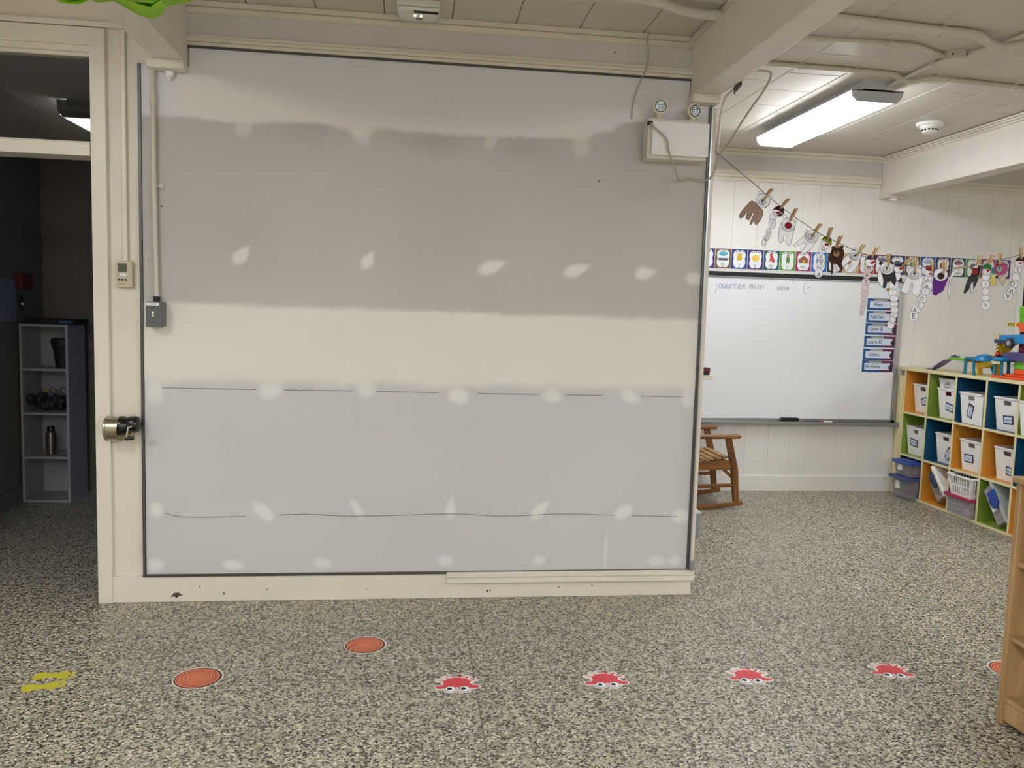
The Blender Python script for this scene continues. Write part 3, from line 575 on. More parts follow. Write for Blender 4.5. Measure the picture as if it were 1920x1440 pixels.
# green crepe pom-pom close to the viewer
t = thing('paper_pompom', 'lime green tissue paper pom-pom hanging at the top left corner', 'pom-pom', (-.575, 1.62, 2.145))
GR = mat('lime_tissue', (186, 234, 84), .7, var=.22, scale=14)
_b = GR.node_tree.nodes['Principled BSDF']; _x = GR.node_tree.nodes.new('ShaderNodeBsdfTranslucent'); _y = GR.node_tree.nodes.new('ShaderNodeMixShader'); _y.inputs[0].default_value = .45
GR.node_tree.links.new(_b.inputs['Base Color'].links[0].from_socket, _x.inputs[0]); GR.node_tree.links.new(_b.outputs[0], _y.inputs[1]); GR.node_tree.links.new(_x.outputs[0], _y.inputs[2]); GR.node_tree.links.new(_y.outputs[0], GR.node_tree.nodes['Material Output'].inputs[0])
rp = random.Random(5)
t.scale = (1.55, 1.55, 1.0)
def petal(d, up, R, wv):
    s = d.cross(up).normalized(); u = s.cross(d); mb = []; n = 7; m_ = 13
    for j in range(n):
        a = (j/(n-1)-.5)*1.0
        for i in range(m_):
            b = (i/(m_-1)-.5)*1.15
            r = R*(1-.15*(a*a+b*b))*(1+wv*math.sin(9*b+6*a)*.035+rp.uniform(-.006, .006))
            mb.append(d*(r*math.cos(a)*math.cos(b))+u*(r*math.sin(a))+s*(r*math.sin(b)*math.cos(a)))
    return mb, [(j*m_+i, j*m_+i+1, (j+1)*m_+i+1, (j+1)*m_+i) for j in range(n-1) for i in range(m_-1)]
N = 46
for k in range(N):
    z = 1-2*(k+.5)/N; ph = k*2.399963
    d = Vector((math.sqrt(1-z*z)*math.cos(ph), math.sqrt(1-z*z)*math.sin(ph), z*.85)).normalized()
    v, f = petal(d, Vector((0, 0, 1)) if abs(d.z) < .9 else Vector((1, 0, 0)), rp.uniform(.150, .172), rp.uniform(-3.5, 3.5))
    tw = Matrix.Rotation(rp.uniform(-.8, .8), 3, d)
    part('tissue_petal', MB().add([tw @ p for p in v], f), GR, t, local=True, solid=.0008, smooth=80)
part('core', MB().sph((0, 0, 0), .12, nu=14, nv=10), GR, t, local=True)
part('thread', MB().tube([(0, 0, .1), (0, 0, ZC-2.145)], .0008, 5), PAPER, t, local=True)

# ------------------------------------------------------------------ hall contents
t = thing('shelf_tower', 'narrow white four-cube shelf tower in the dark hall', 'shelf', (-2.5, 6.0, 0))
SW = mat('laminate_white_dimmed', (160, 160, 162), .45)  # white laminate greyed, the dim hall light is put into its colour
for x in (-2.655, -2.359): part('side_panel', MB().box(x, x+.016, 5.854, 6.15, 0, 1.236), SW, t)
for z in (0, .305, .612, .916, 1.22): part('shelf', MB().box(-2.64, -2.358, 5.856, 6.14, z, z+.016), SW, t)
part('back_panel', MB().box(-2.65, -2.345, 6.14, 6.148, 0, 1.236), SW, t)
t = thing('black_tray', 'flat black case lying on top of the hall shelf tower', 'case', (-2.48, 6.0, 1.236))
part('case_body', MB().prism(rrect(-2.63, -2.30, 5.87, 6.12, .03), XY, 1.236, 1.272), BLACKM, t, bevel=.006)
part('handle_label', MB().box(-2.40, -2.33, 5.866, 5.872, 1.246, 1.264), mat('dim_blue', (60, 90, 130), .5), t, 'blue label')
t = thing('black_bucket', 'black fabric bin in the top cube of the hall tower', 'bin', (-2.42, 5.99, .932))
part('body', MB().lathe([(.05, 0), (.052, .002), (.068, .16)], (-2.425, 5.99, .932), 20), BLACKM, t)
part('liner', MB().lathe([(.07, .13), (.082, .18), (.075, .205), (.06, .19)], (-2.425, 5.99, .932), 12), BLACKM, t)
t = thing('toy_pile', 'dark heap of small items in the second cube of the hall tower', 'heap', (-2.5, 5.97, .628))
mbh = MB()
for k in range(44): mbh.sph((-2.505+rp.uniform(-.11, .11), 5.95+rp.uniform(-.07, .07), .655+rp.uniform(0, .09)), rp.uniform(.016, .034), nu=8, nv=6)
for k in range(5): mbh.tube(smoothline([(-2.53+.035*k, 5.93, .69), (-2.52+.035*k, 5.92, .78+.02*(k % 2)), (-2.47+.035*k, 5.93, .75)], 5), .003, 5)
part('small_items', mbh, mat('heap_dark', (40, 38, 40), .6, var=.5, scale=30), t, kind='stuff')
part('yellow_tip', MB().sph((-2.505, 5.9, .775), .012, nu=8, nv=6), paint('heap_yellow', (190, 160, 40)), t, 'yellow piece')
t = thing('steel_bottle', 'dark steel drinking bottle in the third cube of the hall tower', 'bottle', (-2.505, 5.95, .321))
part('body', MB().lathe([(.03, 0), (.034, .004), (.034, .135), (.03, .155), (.022, .168)], (-2.505, 5.95, .321), 24), mat('bottle_steel', (120, 116, 110), .3, .8), t)
part('cap', MB().lathe([(.024, .166), (.025, .19), (.02, .2), (.001, .2)], (-2.505, 5.95, .321), 20), BLACKP, t, 'black cap')
t = thing('wall_notice', 'framed notice on the hall wall at the left edge', 'notice', (-2.67, 5.70, 1.26))
part('frame', MB().box(-2.67, -2.655, 5.50, 5.82, 1.25, 1.53), mat('notice_frame', (120, 124, 128), .4), t)
part('sheet', MB().box(-2.656, -2.653, 5.515, 5.805, 1.265, 1.515), mat('notice_sheet', (120, 122, 140), .6), t)
solo('alarm_pull', MB().box(-2.67, -2.62, 5.835, 5.995, 1.47, 1.58).box(-2.625, -2.61, 5.87, 5.96, 1.485, 1.50), paint('pull_red', (96, 22, 18)), 'dark red pull box on the hall wall above the switch', 'alarm', (-2.67, 5.91, 1.47), bevel=.004)
t = thing('hall_switch', 'dark switch plate with white toggle on the hall wall', 'switch', (-2.67, 5.92, 1.32))
part('plate', MB().box(-2.67, -2.664, 5.885, 5.95, 1.325, 1.425), mat('plate_dark', (52, 50, 48), .4), t)
part('toggle', MB().obox((-2.665, 5.92, 1.372), (-2.648, 5.92, 1.366), .01, .012), WHITEP, t)
LINE = [(1.456, 3.9, 2.232), (1.708, 4.031, 2.118), (1.812, 4.082, 2.065), (1.908, 4.128, 2.019), (2.001, 4.173, 1.98), (2.175, 4.253, 1.913), (2.259, 4.291, 1.886), (2.318, 4.317, 1.871), (2.392, 4.349, 1.852), (2.482, 4.389, 1.83), (2.572, 4.427, 1.812), (2.666, 4.467, 1.8), (2.785, 4.516, 1.779), (2.934, 4.577, 1.769), (3.019, 4.611, 1.761), (3.148, 4.662, 1.765), (3.284, 4.716, 1.766), (3.453, 4.78, 1.778), (3.604, 4.837, 1.804), (3.721, 4.881, 1.831), (3.809, 4.913, 1.85), (3.892, 4.943, 1.865), (4.019, 4.989, 1.897), (4.266, 5.076, 1.966)]
CRAFTS = [
 ('paper_bear', 'paper bear cut-out coloured brown, first on the clothesline from the partition', (1.812, 4.082, 2.065), (30, 29), (-18, -36), 0, [('poly', 'body', 'brown1', [(-57, -43), (-77, -38), (-93, -53), (-122, -86), (-140, -119), (-128, -129), (-112, -115), (-93, -90), (-103, -125), (-88, -136), (-77, -124), (-66, -97), (-61, -107), (-78, -151), (-70, -158), (-57, -139), (-50, -155), (-39, -156), (-15, -121), (-12, -84), (-30, -69)], 0), ('disc', 'ear', 'w', (-35, 3), 10, 10, 1), ('disc', 'ear', 'w', (25, -16), 10, 9, 1), ('disc', 'head', 'w', (-14, -34), 39, 36, 2), ('disc', 'muzzle', 'w', (-20, -42), 19, 17, 3), ('disc', 'nose', 'k', (-20, -36), 4, 4, 4), ('line', 'mouth', 'k', [(-20, -40), (-19, -50), (-28, -53)], 4, 0), ('line', 'mouth', 'k', [(-19, -50), (-11, -51)], 4, 0), ('line', 'smudge', 'k', [(-7, -73), (10, -62), (18, -51)], 3, 0)]),
 ('paper_snowman', 'paper snowman chain with a dark red and purple hat, beside the brown bear', (1.938, 4.143, 2.004), (25, 49), (-15, 2), 0, [('disc', 'snowball', 'w', (-95, -183), 12, 21, 0), ('disc', 'snowball', 'w', (-82, -158), 15, 15, 1), ('disc', 'snowball', 'w', (-71, -128), 15, 21, 0), ('disc', 'snowball', 'w', (-55, -82), 20, 26, 1), ('disc', 'snowball', 'w', (-53, -47), 20, 20, 0), ('disc', 'head', 'w', (-26, -17), 31, 28, 1), ('poly', 'hat', 'hatplum', [(-55, -8), (-43, 7), (-19, 16), (0, 7), (6, -9), (2, -28), (-5, -23), (-22, -11), (-40, -7)], 2), ('poly', 'scarf', 'hatplum', [(-35, -37), (-4, -26), (1, -31), (-16, -43)], 2), ('poly', 'carrot_nose', 'carrotred', [(-39, -22), (-30, -15), (-8, -23), (-21, -32), (-35, -29)], 3), ('disc', 'eye', 'k', (-46, -22), 2, 3, 3), ('txt', 'lettering', 'C', (-55, -85), 20), ('txt', 'lettering', 'O', (-71, -129), 17), ('txt', 'lettering', 'S', (-84, -160), 16)]),
 ('paper_bear', 'white paper bear with a round red muzzle on the clothesline', (2.001, 4.173, 1.98), (26, 32), (-9, -37), 0, [('poly', 'body', 'w', [(-58, -47), (-65, -102), (-65, -143), (-50, -154), (-38, -145), (-31, -106), (-23, -103), (-23, -150), (-7, -167), (5, -162), (16, -112), (27, -57)], 0), ('disc', 'ear', 'w', (-36, -14), 12, 11, 1), ('disc', 'ear', 'w', (25, -30), 10, 9, 1), ('disc', 'head', 'w', (-13, -56), 39, 36, 2), ('disc', 'muzzle', 'red', (-15, -60), 20, 18, 3)]),
 ('paper_bear', 'white paper bear swinging left with two long legs spread, left of the green-hatted snowman', (2.184, 4.257, 1.911), (29, 36), (-17, -30), 0, [('poly', 'body', 'w', [(-48, -17), (-120, -87), (-112, -94), (-54, -67), (-44, -76), (-78, -131), (-61, -135), (-15, -103), (12, -57), (9, -20)], 0), ('disc', 'ear', 'w', (-49, -10), 11, 10, 1), ('disc', 'ear', 'w', (23, -24), 10, 9, 1), ('disc', 'head', 'w', (-18, -34), 37, 34, 2), ('disc', 'muzzle', 'w', (-21, -37), 20, 17, 3), ('disc', 'nose', 'k', (-17, -32), 5, 4, 4), ('line', 'mouth', 'k', [(-18, -36), (-19, -45), (-28, -47)], 4, 0)]),
 ('paper_snowman', 'paper snowman chain with a green and yellow hat reaching down to the whiteboard edge', (2.285, 4.302, 1.878), (14, 53), (-3, -6), 0, [('disc', 'snowball', 'w', (-41, -196), 25, 27, 0), ('disc', 'snowball', 'w', (-33, -144), 21, 23, 1), ('disc', 'snowball', 'w', (-33, -107), 24, 22, 0), ('disc', 'snowball', 'w', (-26, -67), 25, 21, 1), ('disc', 'head', 'w', (-9, -29), 31, 28, 2), ('poly', 'hat', 'hatgreen', [(-38, -11), (-28, 5), (-7, 10), (15, 2), (23, -22), (19, -42), (2, -30), (-14, -20), (-30, -17)], 3), ('line', 'hat_band', 'yellow', [(-30, -10), (-5, -17), (14, -28)], 4, 16), ('poly', 'carrot_nose', 'carrotred', [(-21, -35), (-11, -28), (8, -37), (1, -45), (-13, -45)], 4), ('txt', 'lettering', 'N', (-26, -67), 23), ('txt', 'lettering', 'A', (-34, -108), 23), ('txt', 'lettering', 'T', (-33, -144), 23), ('txt', 'lettering', 'A', (-41, -208), 29)]),
 ('paper_bear', 'dark brown paper bear with a tan muzzle on the clothesline', (2.366, 4.338, 1.858), (13, 36), (-9, -27), 0, [('poly', 'body', 'brown2', [(-31, -29), (-39, -53), (-45, -99), (-34, -119), (-29, -174), (-19, -174), (-19, -118), (-7, -112), (7, -126), (31, -154), (42, -142), (31, -114), (43, -64), (33, -50)], 0), ('disc', 'ear', 'brown2', (-26, -29), 10, 9, 1), ('disc', 'ear', 'brown2', (24, -23), 11, 9, 1), ('disc', 'head', 'brown2', (3, -54), 37, 32, 2), ('disc', 'muzzle', 'tan', (-7, -63), 19, 17, 3), ('disc', 'nose', 'k', (-9, -56), 6, 5, 4), ('poly', 'paw', 'w', [(-15, -127), (-6, -124), (2, -164), (-18, -165)], 1)]),
 ('paper_bear', 'white paper bear hanging tilted with three fringed legs, above the tan card', (2.528, 4.408, 1.815), (33, 44), (-11, -22), 0, [('poly', 'body', 'w', [(-43, 1), (-79, -36), (-108, -72), (-125, -101), (-98, -103), (-67, -71), (-41, -51), (-36, -58), (-53, -94), (-52, -116), (-30, -117), (1, -83), (20, -38), (24, -11)], 0), ('line', 'leg_line', 'k', [(-43, -52), (-61, -71), (-91, -92)], 2, 0), ('line', 'leg_line', 'k', [(-26, -66), (-43, -91)], 2, 0), ('disc', 'ear', 'w', (-27, 16), 11, 9, 1), ('disc', 'head', 'w', (-14, -16), 38, 33, 2), ('disc', 'muzzle', 'w', (-23, -25), 21, 18, 3), ('disc', 'nose', 'k', (-20, -21), 6, 4, 4)]),
 ('paper_snowman', 'pale pink paper snowman chain with a purple hat, reaching beside the name cards', (2.661, 4.465, 1.809), (18, 47), (-15, -19), 0, [('disc', 'snowball', 'pk', (-50, -343), 13, 13, 0), ('disc', 'snowball', 'pk', (-48, -317), 16, 16, 1), ('disc', 'snowball', 'pk', (-44, -288), 18, 17, 0), ('disc', 'snowball', 'pk', (-42, -257), 19, 17, 1), ('disc', 'snowball', 'pk', (-40, -225), 23, 19, 0), ('disc', 'snowball', 'pk', (-39, -194), 23, 20, 1), ('disc', 'snowball', 'pk', (-37, -159), 26, 22, 0), ('disc', 'snowball', 'pk', (-33, -119), 24, 21, 1), ('disc', 'snowball', 'pk', (-25, -80), 28, 22, 0), ('disc', 'head', 'w', (-19, -45), 32, 24, 2), ('poly', 'hat', 'hatpurple', [(-49, -28), (-37, -8), (-10, -1), (17, -4), (21, -24), (-16, -30)], 3), ('poly', 'carrot_nose', 'carrot', [(-25, -47), (-2, -34), (14, -41), (-10, -55)], 4), ('txt', 'lettering', 'M', (-26, -79), 23), ('txt', 'lettering', 'A', (-35, -119), 24), ('txt', 'lettering', 'T', (-38, -159), 24), ('txt', 'lettering', 'C', (-50, -343), 16)]),
 ('paper_bear', 'white paper bear wearing black trousers, over the whiteboard corner', (2.785, 4.516, 1.782), (0, 38), (-1, -28), 0, [('poly', 'arm', 'w', [(-51, -39), (-60, -87), (-55, -120), (-39, -149), (-18, -158), (-15, -115), (-26, -56)], 0), ('poly', 'arm', 'w', [(25, -40), (45, -61), (60, -105), (64, -135), (53, -150), (33, -99)], 0), ('poly', 'trousers', 'dark', [(-39, -68), (-21, -115), (-22, -160), (0, -152), (4, -100), (15, -96), (32, -128), (53, -144), (60, -116), (46, -54), (31, -69), (0, -79)], 1), ('disc', 'ear', 'k2', (-45, -16), 12, 11, 1), ('disc', 'ear', 'k2', (23, -12), 12, 10, 1), ('disc', 'head', 'w', (-6, -44), 42, 37, 2), ('disc', 'muzzle', 'w', (-8, -49), 24, 21, 3), ('disc', 'nose', 'k', (-9, -43), 7, 6, 4), ('line', 'mouth', 'k', [(-9, -46), (-8, -57), (-17, -60)], 4, 0), ('disc', 'foot', 'teal', (-14, -153), 11, 9, 2), ('disc', 'toy_ring', 'gold', (11, -169), 11, 11, 2)]),
 ('paper_snowman', 'long white paper snowman chain with a tilted purple hat, hanging over the name cards', (2.934, 4.577, 1.769), (32, 33), (-30, -14), 0, [('disc', 'snowball', 'w', (-65, -363), 24, 27, 0), ('disc', 'snowball', 'w', (-56, -333), 21, 22, 1), ('disc', 'snowball', 'w', (-49, -304), 23, 23, 0), ('disc', 'snowball', 'w', (-48, -273), 25, 24, 1), ('disc', 'snowball', 'w', (-52, -239), 26, 24, 0), ('disc', 'snowball', 'w', (-56, -206), 27, 24, 1), ('disc', 'snowball', 'w', (-66, -168), 29, 26, 0), ('disc', 'snowball', 'w', (-65, -123), 31, 31, 1), ('disc', 'snowball', 'w', (-44, -69), 20, 29, 0), ('disc', 'head', 'w', (-41, -28), 32, 25, 2), ('poly', 'hat', 'hatpurple', [(-67, -16), (-56, 5), (-16, 16), (0, -3), (-9, -16)], 3), ('poly', 'carrot_nose', 'carrot', [(-45, -25), (-24, -16), (-3, -24), (-30, -37)], 4)]),
 ('paper_bear', 'white paper bear with round head and four plain legs, hanging on the cream wall', (3.019, 4.611, 1.764), (-1, 51), (-1, -35), 0, [('poly', 'body', 'w', [(-37, -41), (-58, -91), (-79, -141), (-73, -157), (-54, -167), (-37, -171), (-26, -155), (-15, -109), (-3, -108), (-7, -158), (8, -174), (36, -182), (46, -156), (61, -83), (40, -31)], 0), ('disc', 'ear', 'w', (-30, -7), 13, 11, 1), ('disc', 'ear', 'w', (32, -3), 13, 11, 1), ('disc', 'head', 'w', (2, -40), 47, 41, 2), ('disc', 'muzzle', 'w', (-2, -52), 25, 22, 3), ('disc', 'nose', 'k', (-3, -44), 7, 6, 4), ('line', 'mouth', 'k', [(-3, -48), (-2, -59), (-13, -63)], 4, 0)]),
 ('paper_snowman', 'paper snowman chain with a red hat ending in a disc lettered E', (3.167, 4.67, 1.766), (0, 42), (2, -29), 0, [('disc', 'snowball', 'w', (-96, -303), 33, 31, 2), ('disc', 'snowball', 'w', (-84, -265), 30, 25, 1), ('disc', 'snowball', 'w', (-57, -233), 26, 25, 0), ('disc', 'snowball', 'w', (-44, -195), 29, 26, 1), ('disc', 'snowball', 'w', (-25, -148), 26, 23, 0), ('disc', 'snowball', 'w', (-9, -110), 26, 23, 1), ('disc', 'snowball', 'w', (-16, -69), 26, 23, 0), ('disc', 'head', 'w', (-15, -34), 27, 24, 2), ('poly', 'hat', 'red', [(-43, -8), (-34, 10), (-2, 6), (20, -8), (7, -26), (-29, -20)], 3), ('poly', 'carrot_nose', 'carrot', [(-21, -40), (-5, -33), (14, -41), (-10, -48)], 4), ('txt', 'lettering', 'A', (-20, -79), 25), ('txt', 'lettering', 'A', (-21, -118), 25), ('txt', 'lettering', 'I', (-31, -149), 25), ('txt', 'lettering', 'O', (-49, -196), 26), ('txt', 'lettering', 'I', (-68, -231), 25), ('txt', 'lettering', 'A', (-91, -265), 25), ('txt', 'lettering', 'E', (-96, -303), 37)]),
 ('paper_bear', 'paper bear with a purple body and dark brown muzzle on the clothesline', (3.279, 4.714, 1.769), (7, 43), (-4, -40), 0, [('poly', 'body', 'purple', [(-59, -53), (-67, -100), (-61, -131), (-75, -157), (-51, -138), (-62, -162), (-36, -174), (-20, -161), (9, -145), (26, -100), (39, -55), (11, -70), (-35, -79)], 0), ('disc', 'ear', 'navy', (-43, -13), 11, 9, 1), ('disc', 'ear', 'plum', (28, -22), 11, 10, 1), ('disc', 'head', 'w', (-17, -43), 47, 41, 2), ('disc', 'muzzle', 'brown2', (-16, -52), 24, 21, 3), ('disc', 'nose', 'k', (-17, -47), 7, 6, 4)]),
 ('paper_snowman', 'white paper chain turned edge-on beneath a level clothespin', (3.433, 4.772, 1.777), (-29, -1), (54, 5), 0, [('poly', 'chain', 'w', [(-18, 0), (-58, -34), (-67, -85), (-72, -145), (-63, -200), (-55, -196), (-59, -129), (-54, -73), (-36, -41), (-4, -12)], 0)]),
 ('paper_bear', 'paper bear with a red and black shirt and dark grey legs', (3.603, 4.837, 1.81), (3, 48), (-7, -10), 0, [('poly', 'leg', 'w', [(-41, -132), (-30, -193), (-18, -192), (-22, -135)], 0), ('poly', 'legs', 'dark', [(-58, -80), (-71, -118), (-88, -187), (-76, -194), (-50, -163), (-40, -124), (-26, -113), (-19, -162), (-7, -139), (10, -92), (-8, -74)], 1), ('poly', 'shirt', 'k2', [(7, -9), (21, -6), (8, -74), (-51, -81), (-37, -56)], 2), ('disc', 'muzzle', 'red2', (-21, -48), 21, 23, 3), ('poly', 'head', 'w', [(-44, -32), (-19, -2), (5, 7), (25, -5), (-4, -29), (-25, -25)], 2)]),
 ('paper_snowman', 'paper snowman chain with a green hat ending in a disc lettered V', (3.716, 4.879, 1.831), (15, 42), (-13, -18), 0, [('disc', 'snowball', 'w', (-5, -281), 33, 30, 2), ('disc', 'snowball', 'w', (-12, -235), 28, 23, 0), ('disc', 'snowball', 'w', (-15, -192), 27, 24, 1), ('disc', 'snowball', 'w', (-19, -147), 31, 27, 0), ('disc', 'snowball', 'w', (-21, -99), 31, 24, 1), ('disc', 'head', 'w', (-22, -62), 30, 24, 2), ('poly', 'hat', 'hatgreen2', [(-52, -50), (-49, -22), (-17, -12), (11, -23), (11, -45)], 3), ('poly', 'carrot_nose', 'carrotred', [(-27, -53), (9, -46), (-12, -70)], 4), ('txt', 'lettering', 'I', (-20, -147), 25), ('txt', 'lettering', 'V', (-8, -281), 30)]),
 ('paper_bear', 'paper bear with a pink and magenta head and yellow body near the right edge', (3.808, 4.913, 1.853), (-3, 34), (-1, -35), 1, [('poly', 'body', 'yellowp', [(-48, -58), (-52, -104), (-50, -175), (-5, -173), (-18, -111), (10, -94)], 0), ('poly', 'leg', 'creamp', [(-3, -107), (15, -148), (41, -170), (50, -147), (61, -85)], 0), ('disc', 'patch', 'tealp', (-33, -77), 20, 23, 1), ('disc', 'head', 'magenta', (12, -60), 50, 43, 2), ('poly', 'hat_patch', 'red2', [(-27, -38), (4, -21), (28, -32), (-2, -51)], 3), ('disc', 'muzzle', 'greyp', (0, -65), 24, 20, 4), ('disc', 'nose', 'k', (-2, -57), 7, 5, 5)]),
 ('paper_snowman', 'paper snowman chain with a dark hat and lettered discs at the right edge', (4.019, 4.989, 1.897), (-1, 49), (-1, -32), 0, [('disc', 'snowball', 'w', (-71, -280), 33, 30, 2), ('disc', 'snowball', 'w', (-46, -242), 28, 24, 1), ('disc', 'snowball', 'w', (-34, -198), 31, 26, 0), ('disc', 'snowball', 'w', (-23, -150), 29, 26, 1), ('disc', 'snowball', 'w', (-14, -102), 29, 24, 0), ('disc', 'head', 'w', (-9, -58), 33, 27, 2), ('poly', 'hat', 'hatdark', [(-42, -45), (-26, -24), (20, -13), (29, -45)], 3), ('poly', 'carrot_nose', 'carrotred', [(-17, -55), (24, -47), (-9, -68)], 4), ('txt', 'lettering', 'E', (-14, -103), 25), ('txt', 'lettering', 'O', (-45, -197), 35), ('txt', 'lettering', 'n', (-47, -242), 35), ('txt', 'lettering', 'V', (-71, -282), 44)]),
]

# ------------------------------------------------------------------ whiteboard and what is on it
t = thing('whiteboard', 'large whiteboard with aluminium frame on the far wall', 'whiteboard', (3.16, F, .60))
WBM = mat('whiteboard_enamel', (232, 234, 238), .22, var=.02, scale=3)
part('panel', MB().box(2.18, 3.985, 6.243, F, .60, 1.775), WBM, t)
part('frame', MB().box(2.16, 4.0, 6.232, F, 1.74, 1.752).box(3.964, 4.0, 6.232, F, .585, 1.752).box(2.16, 2.18, 6.232, F, .585, 1.752).box(2.16, 4.0, 6.232, F, .585, .612), ALU, t, bevel=.003)
part('display_rail', MB().box(2.16, 3.975, 6.228, F, 1.752, 1.785), BLACKM, t, 'black strip along the top edge')
part('marker_tray', MB().prism([(6.18, .572), (6.18, .590), (6.186, .590), (6.19, .578), (6.235, .578), (6.235, .60), (6.246, .60), (6.246, .566), (6.186, .566)], YZ, 2.16, 4.01), ALU, t, 'aluminium marker tray', bevel=.001)
part('tray_end', MB().box(4.0, 4.012, 6.178, 6.246, .562, .594), mat('tray_end_grey', (120, 122, 122), .5), t)
DRYB = mat('marker_blue', (116, 142, 190), .6); DRYG = mat('marker_grey', (150, 152, 164), .6)
def hand(name, strokes, m, w=.0022):
    mb = MB()
    for s_ in strokes: mb.tube([(x, 6.2424, z) for x, z in smoothline(s_, 5)], w, 4)
    part(name, mb, m, t, smooth=0)
def word(x, z, h, letters, m):
    st = []; A = {'j': [[(.4, .6), (.4, -.3), (.1, -.5)]], 'o': [[(.5, .6), (.1, .3), (.4, 0), (.8, .3), (.5, .6)]], 'u': [[(.1, .6), (.15, .1), (.6, .05), (.7, .6)], [(.7, .5), (.8, 0)]],
      'r': [[(.2, .6), (.2, 0)], [(.2, .4), (.7, .6)]], 'n': [[(.1, .6), (.1, 0)], [(.1, .4), (.4, .6), (.65, .4), (.7, 0)]], 'e': [[(.1, .3), (.7, .35), (.4, .6), (.1, .3), (.4, 0), (.8, .1)]], 'i': [[(.4, .6), (.4, 0)]],
      'm': [[(.0, .6), (.0, 0)], [(0, .4), (.25, .6), (.4, 0)], [(.4, .4), (.65, .6), (.8, 0)]], 'a': [[(.7, .5), (.3, .6), (.1, .2), (.4, 0), (.7, .4), (.8, 0)]], 'p': [[(.2, .6), (.2, -.5)], [(.2, .5), (.7, .5), (.5, 0), (.2, .1)]], 't': [[(.4, 1), (.4, 0)], [(.1, .65), (.7, .65)]], 's': [[(.7, .6), (.2, .5), (.6, .2), (.1, 0)]]}
    for i, ch in enumerate(letters):
        for s_ in A.get(ch, []): st.append([(x+(i*.85+u)*h*.62, z+v*h) for u, v in s_])
    hand('handwriting', st, m)
word(2.385, 1.652, .062, 'jouurnee', DRYB); word(2.68, 1.655, .058, 'mian', DRYG); word(2.91, 1.652, .05, 'amie', DRYG)
hand('handwriting', [[(3.165, 1.72), (3.135, 1.70), (3.14, 1.65), (3.17, 1.63)], [(3.20, 1.69), (3.165, 1.67)], [(3.045, 1.73), (3.046, 1.71)]], DRYG)
t = thing('board_eraser', 'black felt whiteboard eraser on the tray of the whiteboard', 'eraser', (3.07, 6.21, .59))
part('felt', MB().box(3.005, 3.138, 6.188, 6.232, .590, .603), BLACKM, t)
part('handle', MB().prism(rrect(3.0, 3.142, .603, .622, .006), XZ, 6.186, 6.234), BLACKP, t, bevel=.003)
for nm, x0, x1, cap, body, lb in (('whiteboard_marker', 3.20, 3.325, (46, 46, 84), (58, 58, 96), 'dark blue whiteboard marker lying on the tray beside the eraser'), ('whiteboard_marker', 3.30, 3.44, (232, 232, 236), (236, 236, 240), 'white whiteboard marker with a red band lying on the tray')):
    t = thing(nm, lb, 'marker', ((x0+x1)/2, 6.2, .586))
    y = 6.198 if x0 < 3.25 else 6.214
    part('barrel', MB().cyl((x0, y, .5885), (x1-.035, y, .5885), .008, n=14), paint('mk_%d' % body[0], body, .35), t)
    part('cap', MB().cyl((x1-.04, y, .5885), (x1, y, .5885), .009, .007, 14), paint('mkc_%d' % cap[0], cap, .35), t)
    if x0 > 3.25: part('label_band', MB().cyl((x0+.03, y, .5885), (x0+.065, y, .5885), .0083, n=14), paint('mk_red', (190, 60, 66)), t)
# name cards on the board
NAVY = paint('card_navy', (26, 78, 132)); PLUM = paint('card_plum', (96, 24, 70)); GOLDC = paint('card_gold', (178, 178, 152)); LBLUE = paint('card_light', (214, 226, 246)); RULE = paint('card_rule', (150, 158, 186)); SPLAT = paint('card_splat', (46, 22, 52))
tops = [1.610, 1.508, 1.407, 1.303, 1.198, 1.100]; lefts = [3.696, 3.694, 3.693, 3.690, 3.687, 3.685]
ordn = ['uppermost', 'second from the top', 'third from the top', 'fourth from the top', 'fifth from the top', 'lowest']
for nm, zt, xl, od in zip(['Alex', 'Nathan', 'Liam B', 'Liam D', 'Gilles', 'Ardiane'], tops, lefts, ordn):
    zb = zt-.093; xr = xl+.272; y = 6.2415
    t = thing('name_card', 'lined name card on the whiteboard, %s of the column' % od, 'name card', ((xl+xr)/2, y, zb), group='name cards on the whiteboard')
    part('card', MB().box(xl-.004, xr+.004, y-.0004, y+.0014, zb-.004, zt+.003), LBLUE, t, smooth=0)
    part('border', MB().box(xl, xl+.16, y-.001, y-.0003, zb, zt), NAVY, t, 'blue left border', smooth=0)
    part('border', MB().box(xl+.16, xr, y-.001, y-.0003, zb, zt), PLUM, t, 'plum right border', smooth=0)
    part('border_glow', MB().box(xl+.06, xl+.17, y-.0013, y-.0008, zt-.017, zt-.005), GOLDC, t, 'pale gold top border', smooth=0)
    part('writing_panel', MB().prism(rrect(xl+.02, xr-.026, zb+.018, zt-.02, .006), XZ, y-.0022, y-.0014), LBLUE, t, smooth=0)
    part('ruled_line', MB().box(xl+.024, xr-.03, y-.0026, y-.0022, zb+.03, zb+.0312).box(xl+.024, xr-.03, y-.0026, y-.0022, zb+.045, zb+.0462).box(xl+.024, xr-.03, y-.0026, y-.0022, zb+.06, zb+.0612), RULE, t, smooth=0, kind='stuff')
    sp = []
    for i in range(18): a = 2*math.pi*i/18; r_ = .017*(1+(.35 if i % 2 else -.1)); sp.append((xr-.022+r_*math.cos(a), zb+.04+r_*1.15*math.sin(a)))
    part('splat', MB().prism(sp, XZ, y-.0029, y-.0023), SPLAT, t, smooth=0)
    part('lettering', text_mb(nm, .042, lambda u, w, q: (xl+.095+u, q, zb+.046+w), y-.003), INK, t, smooth=0)
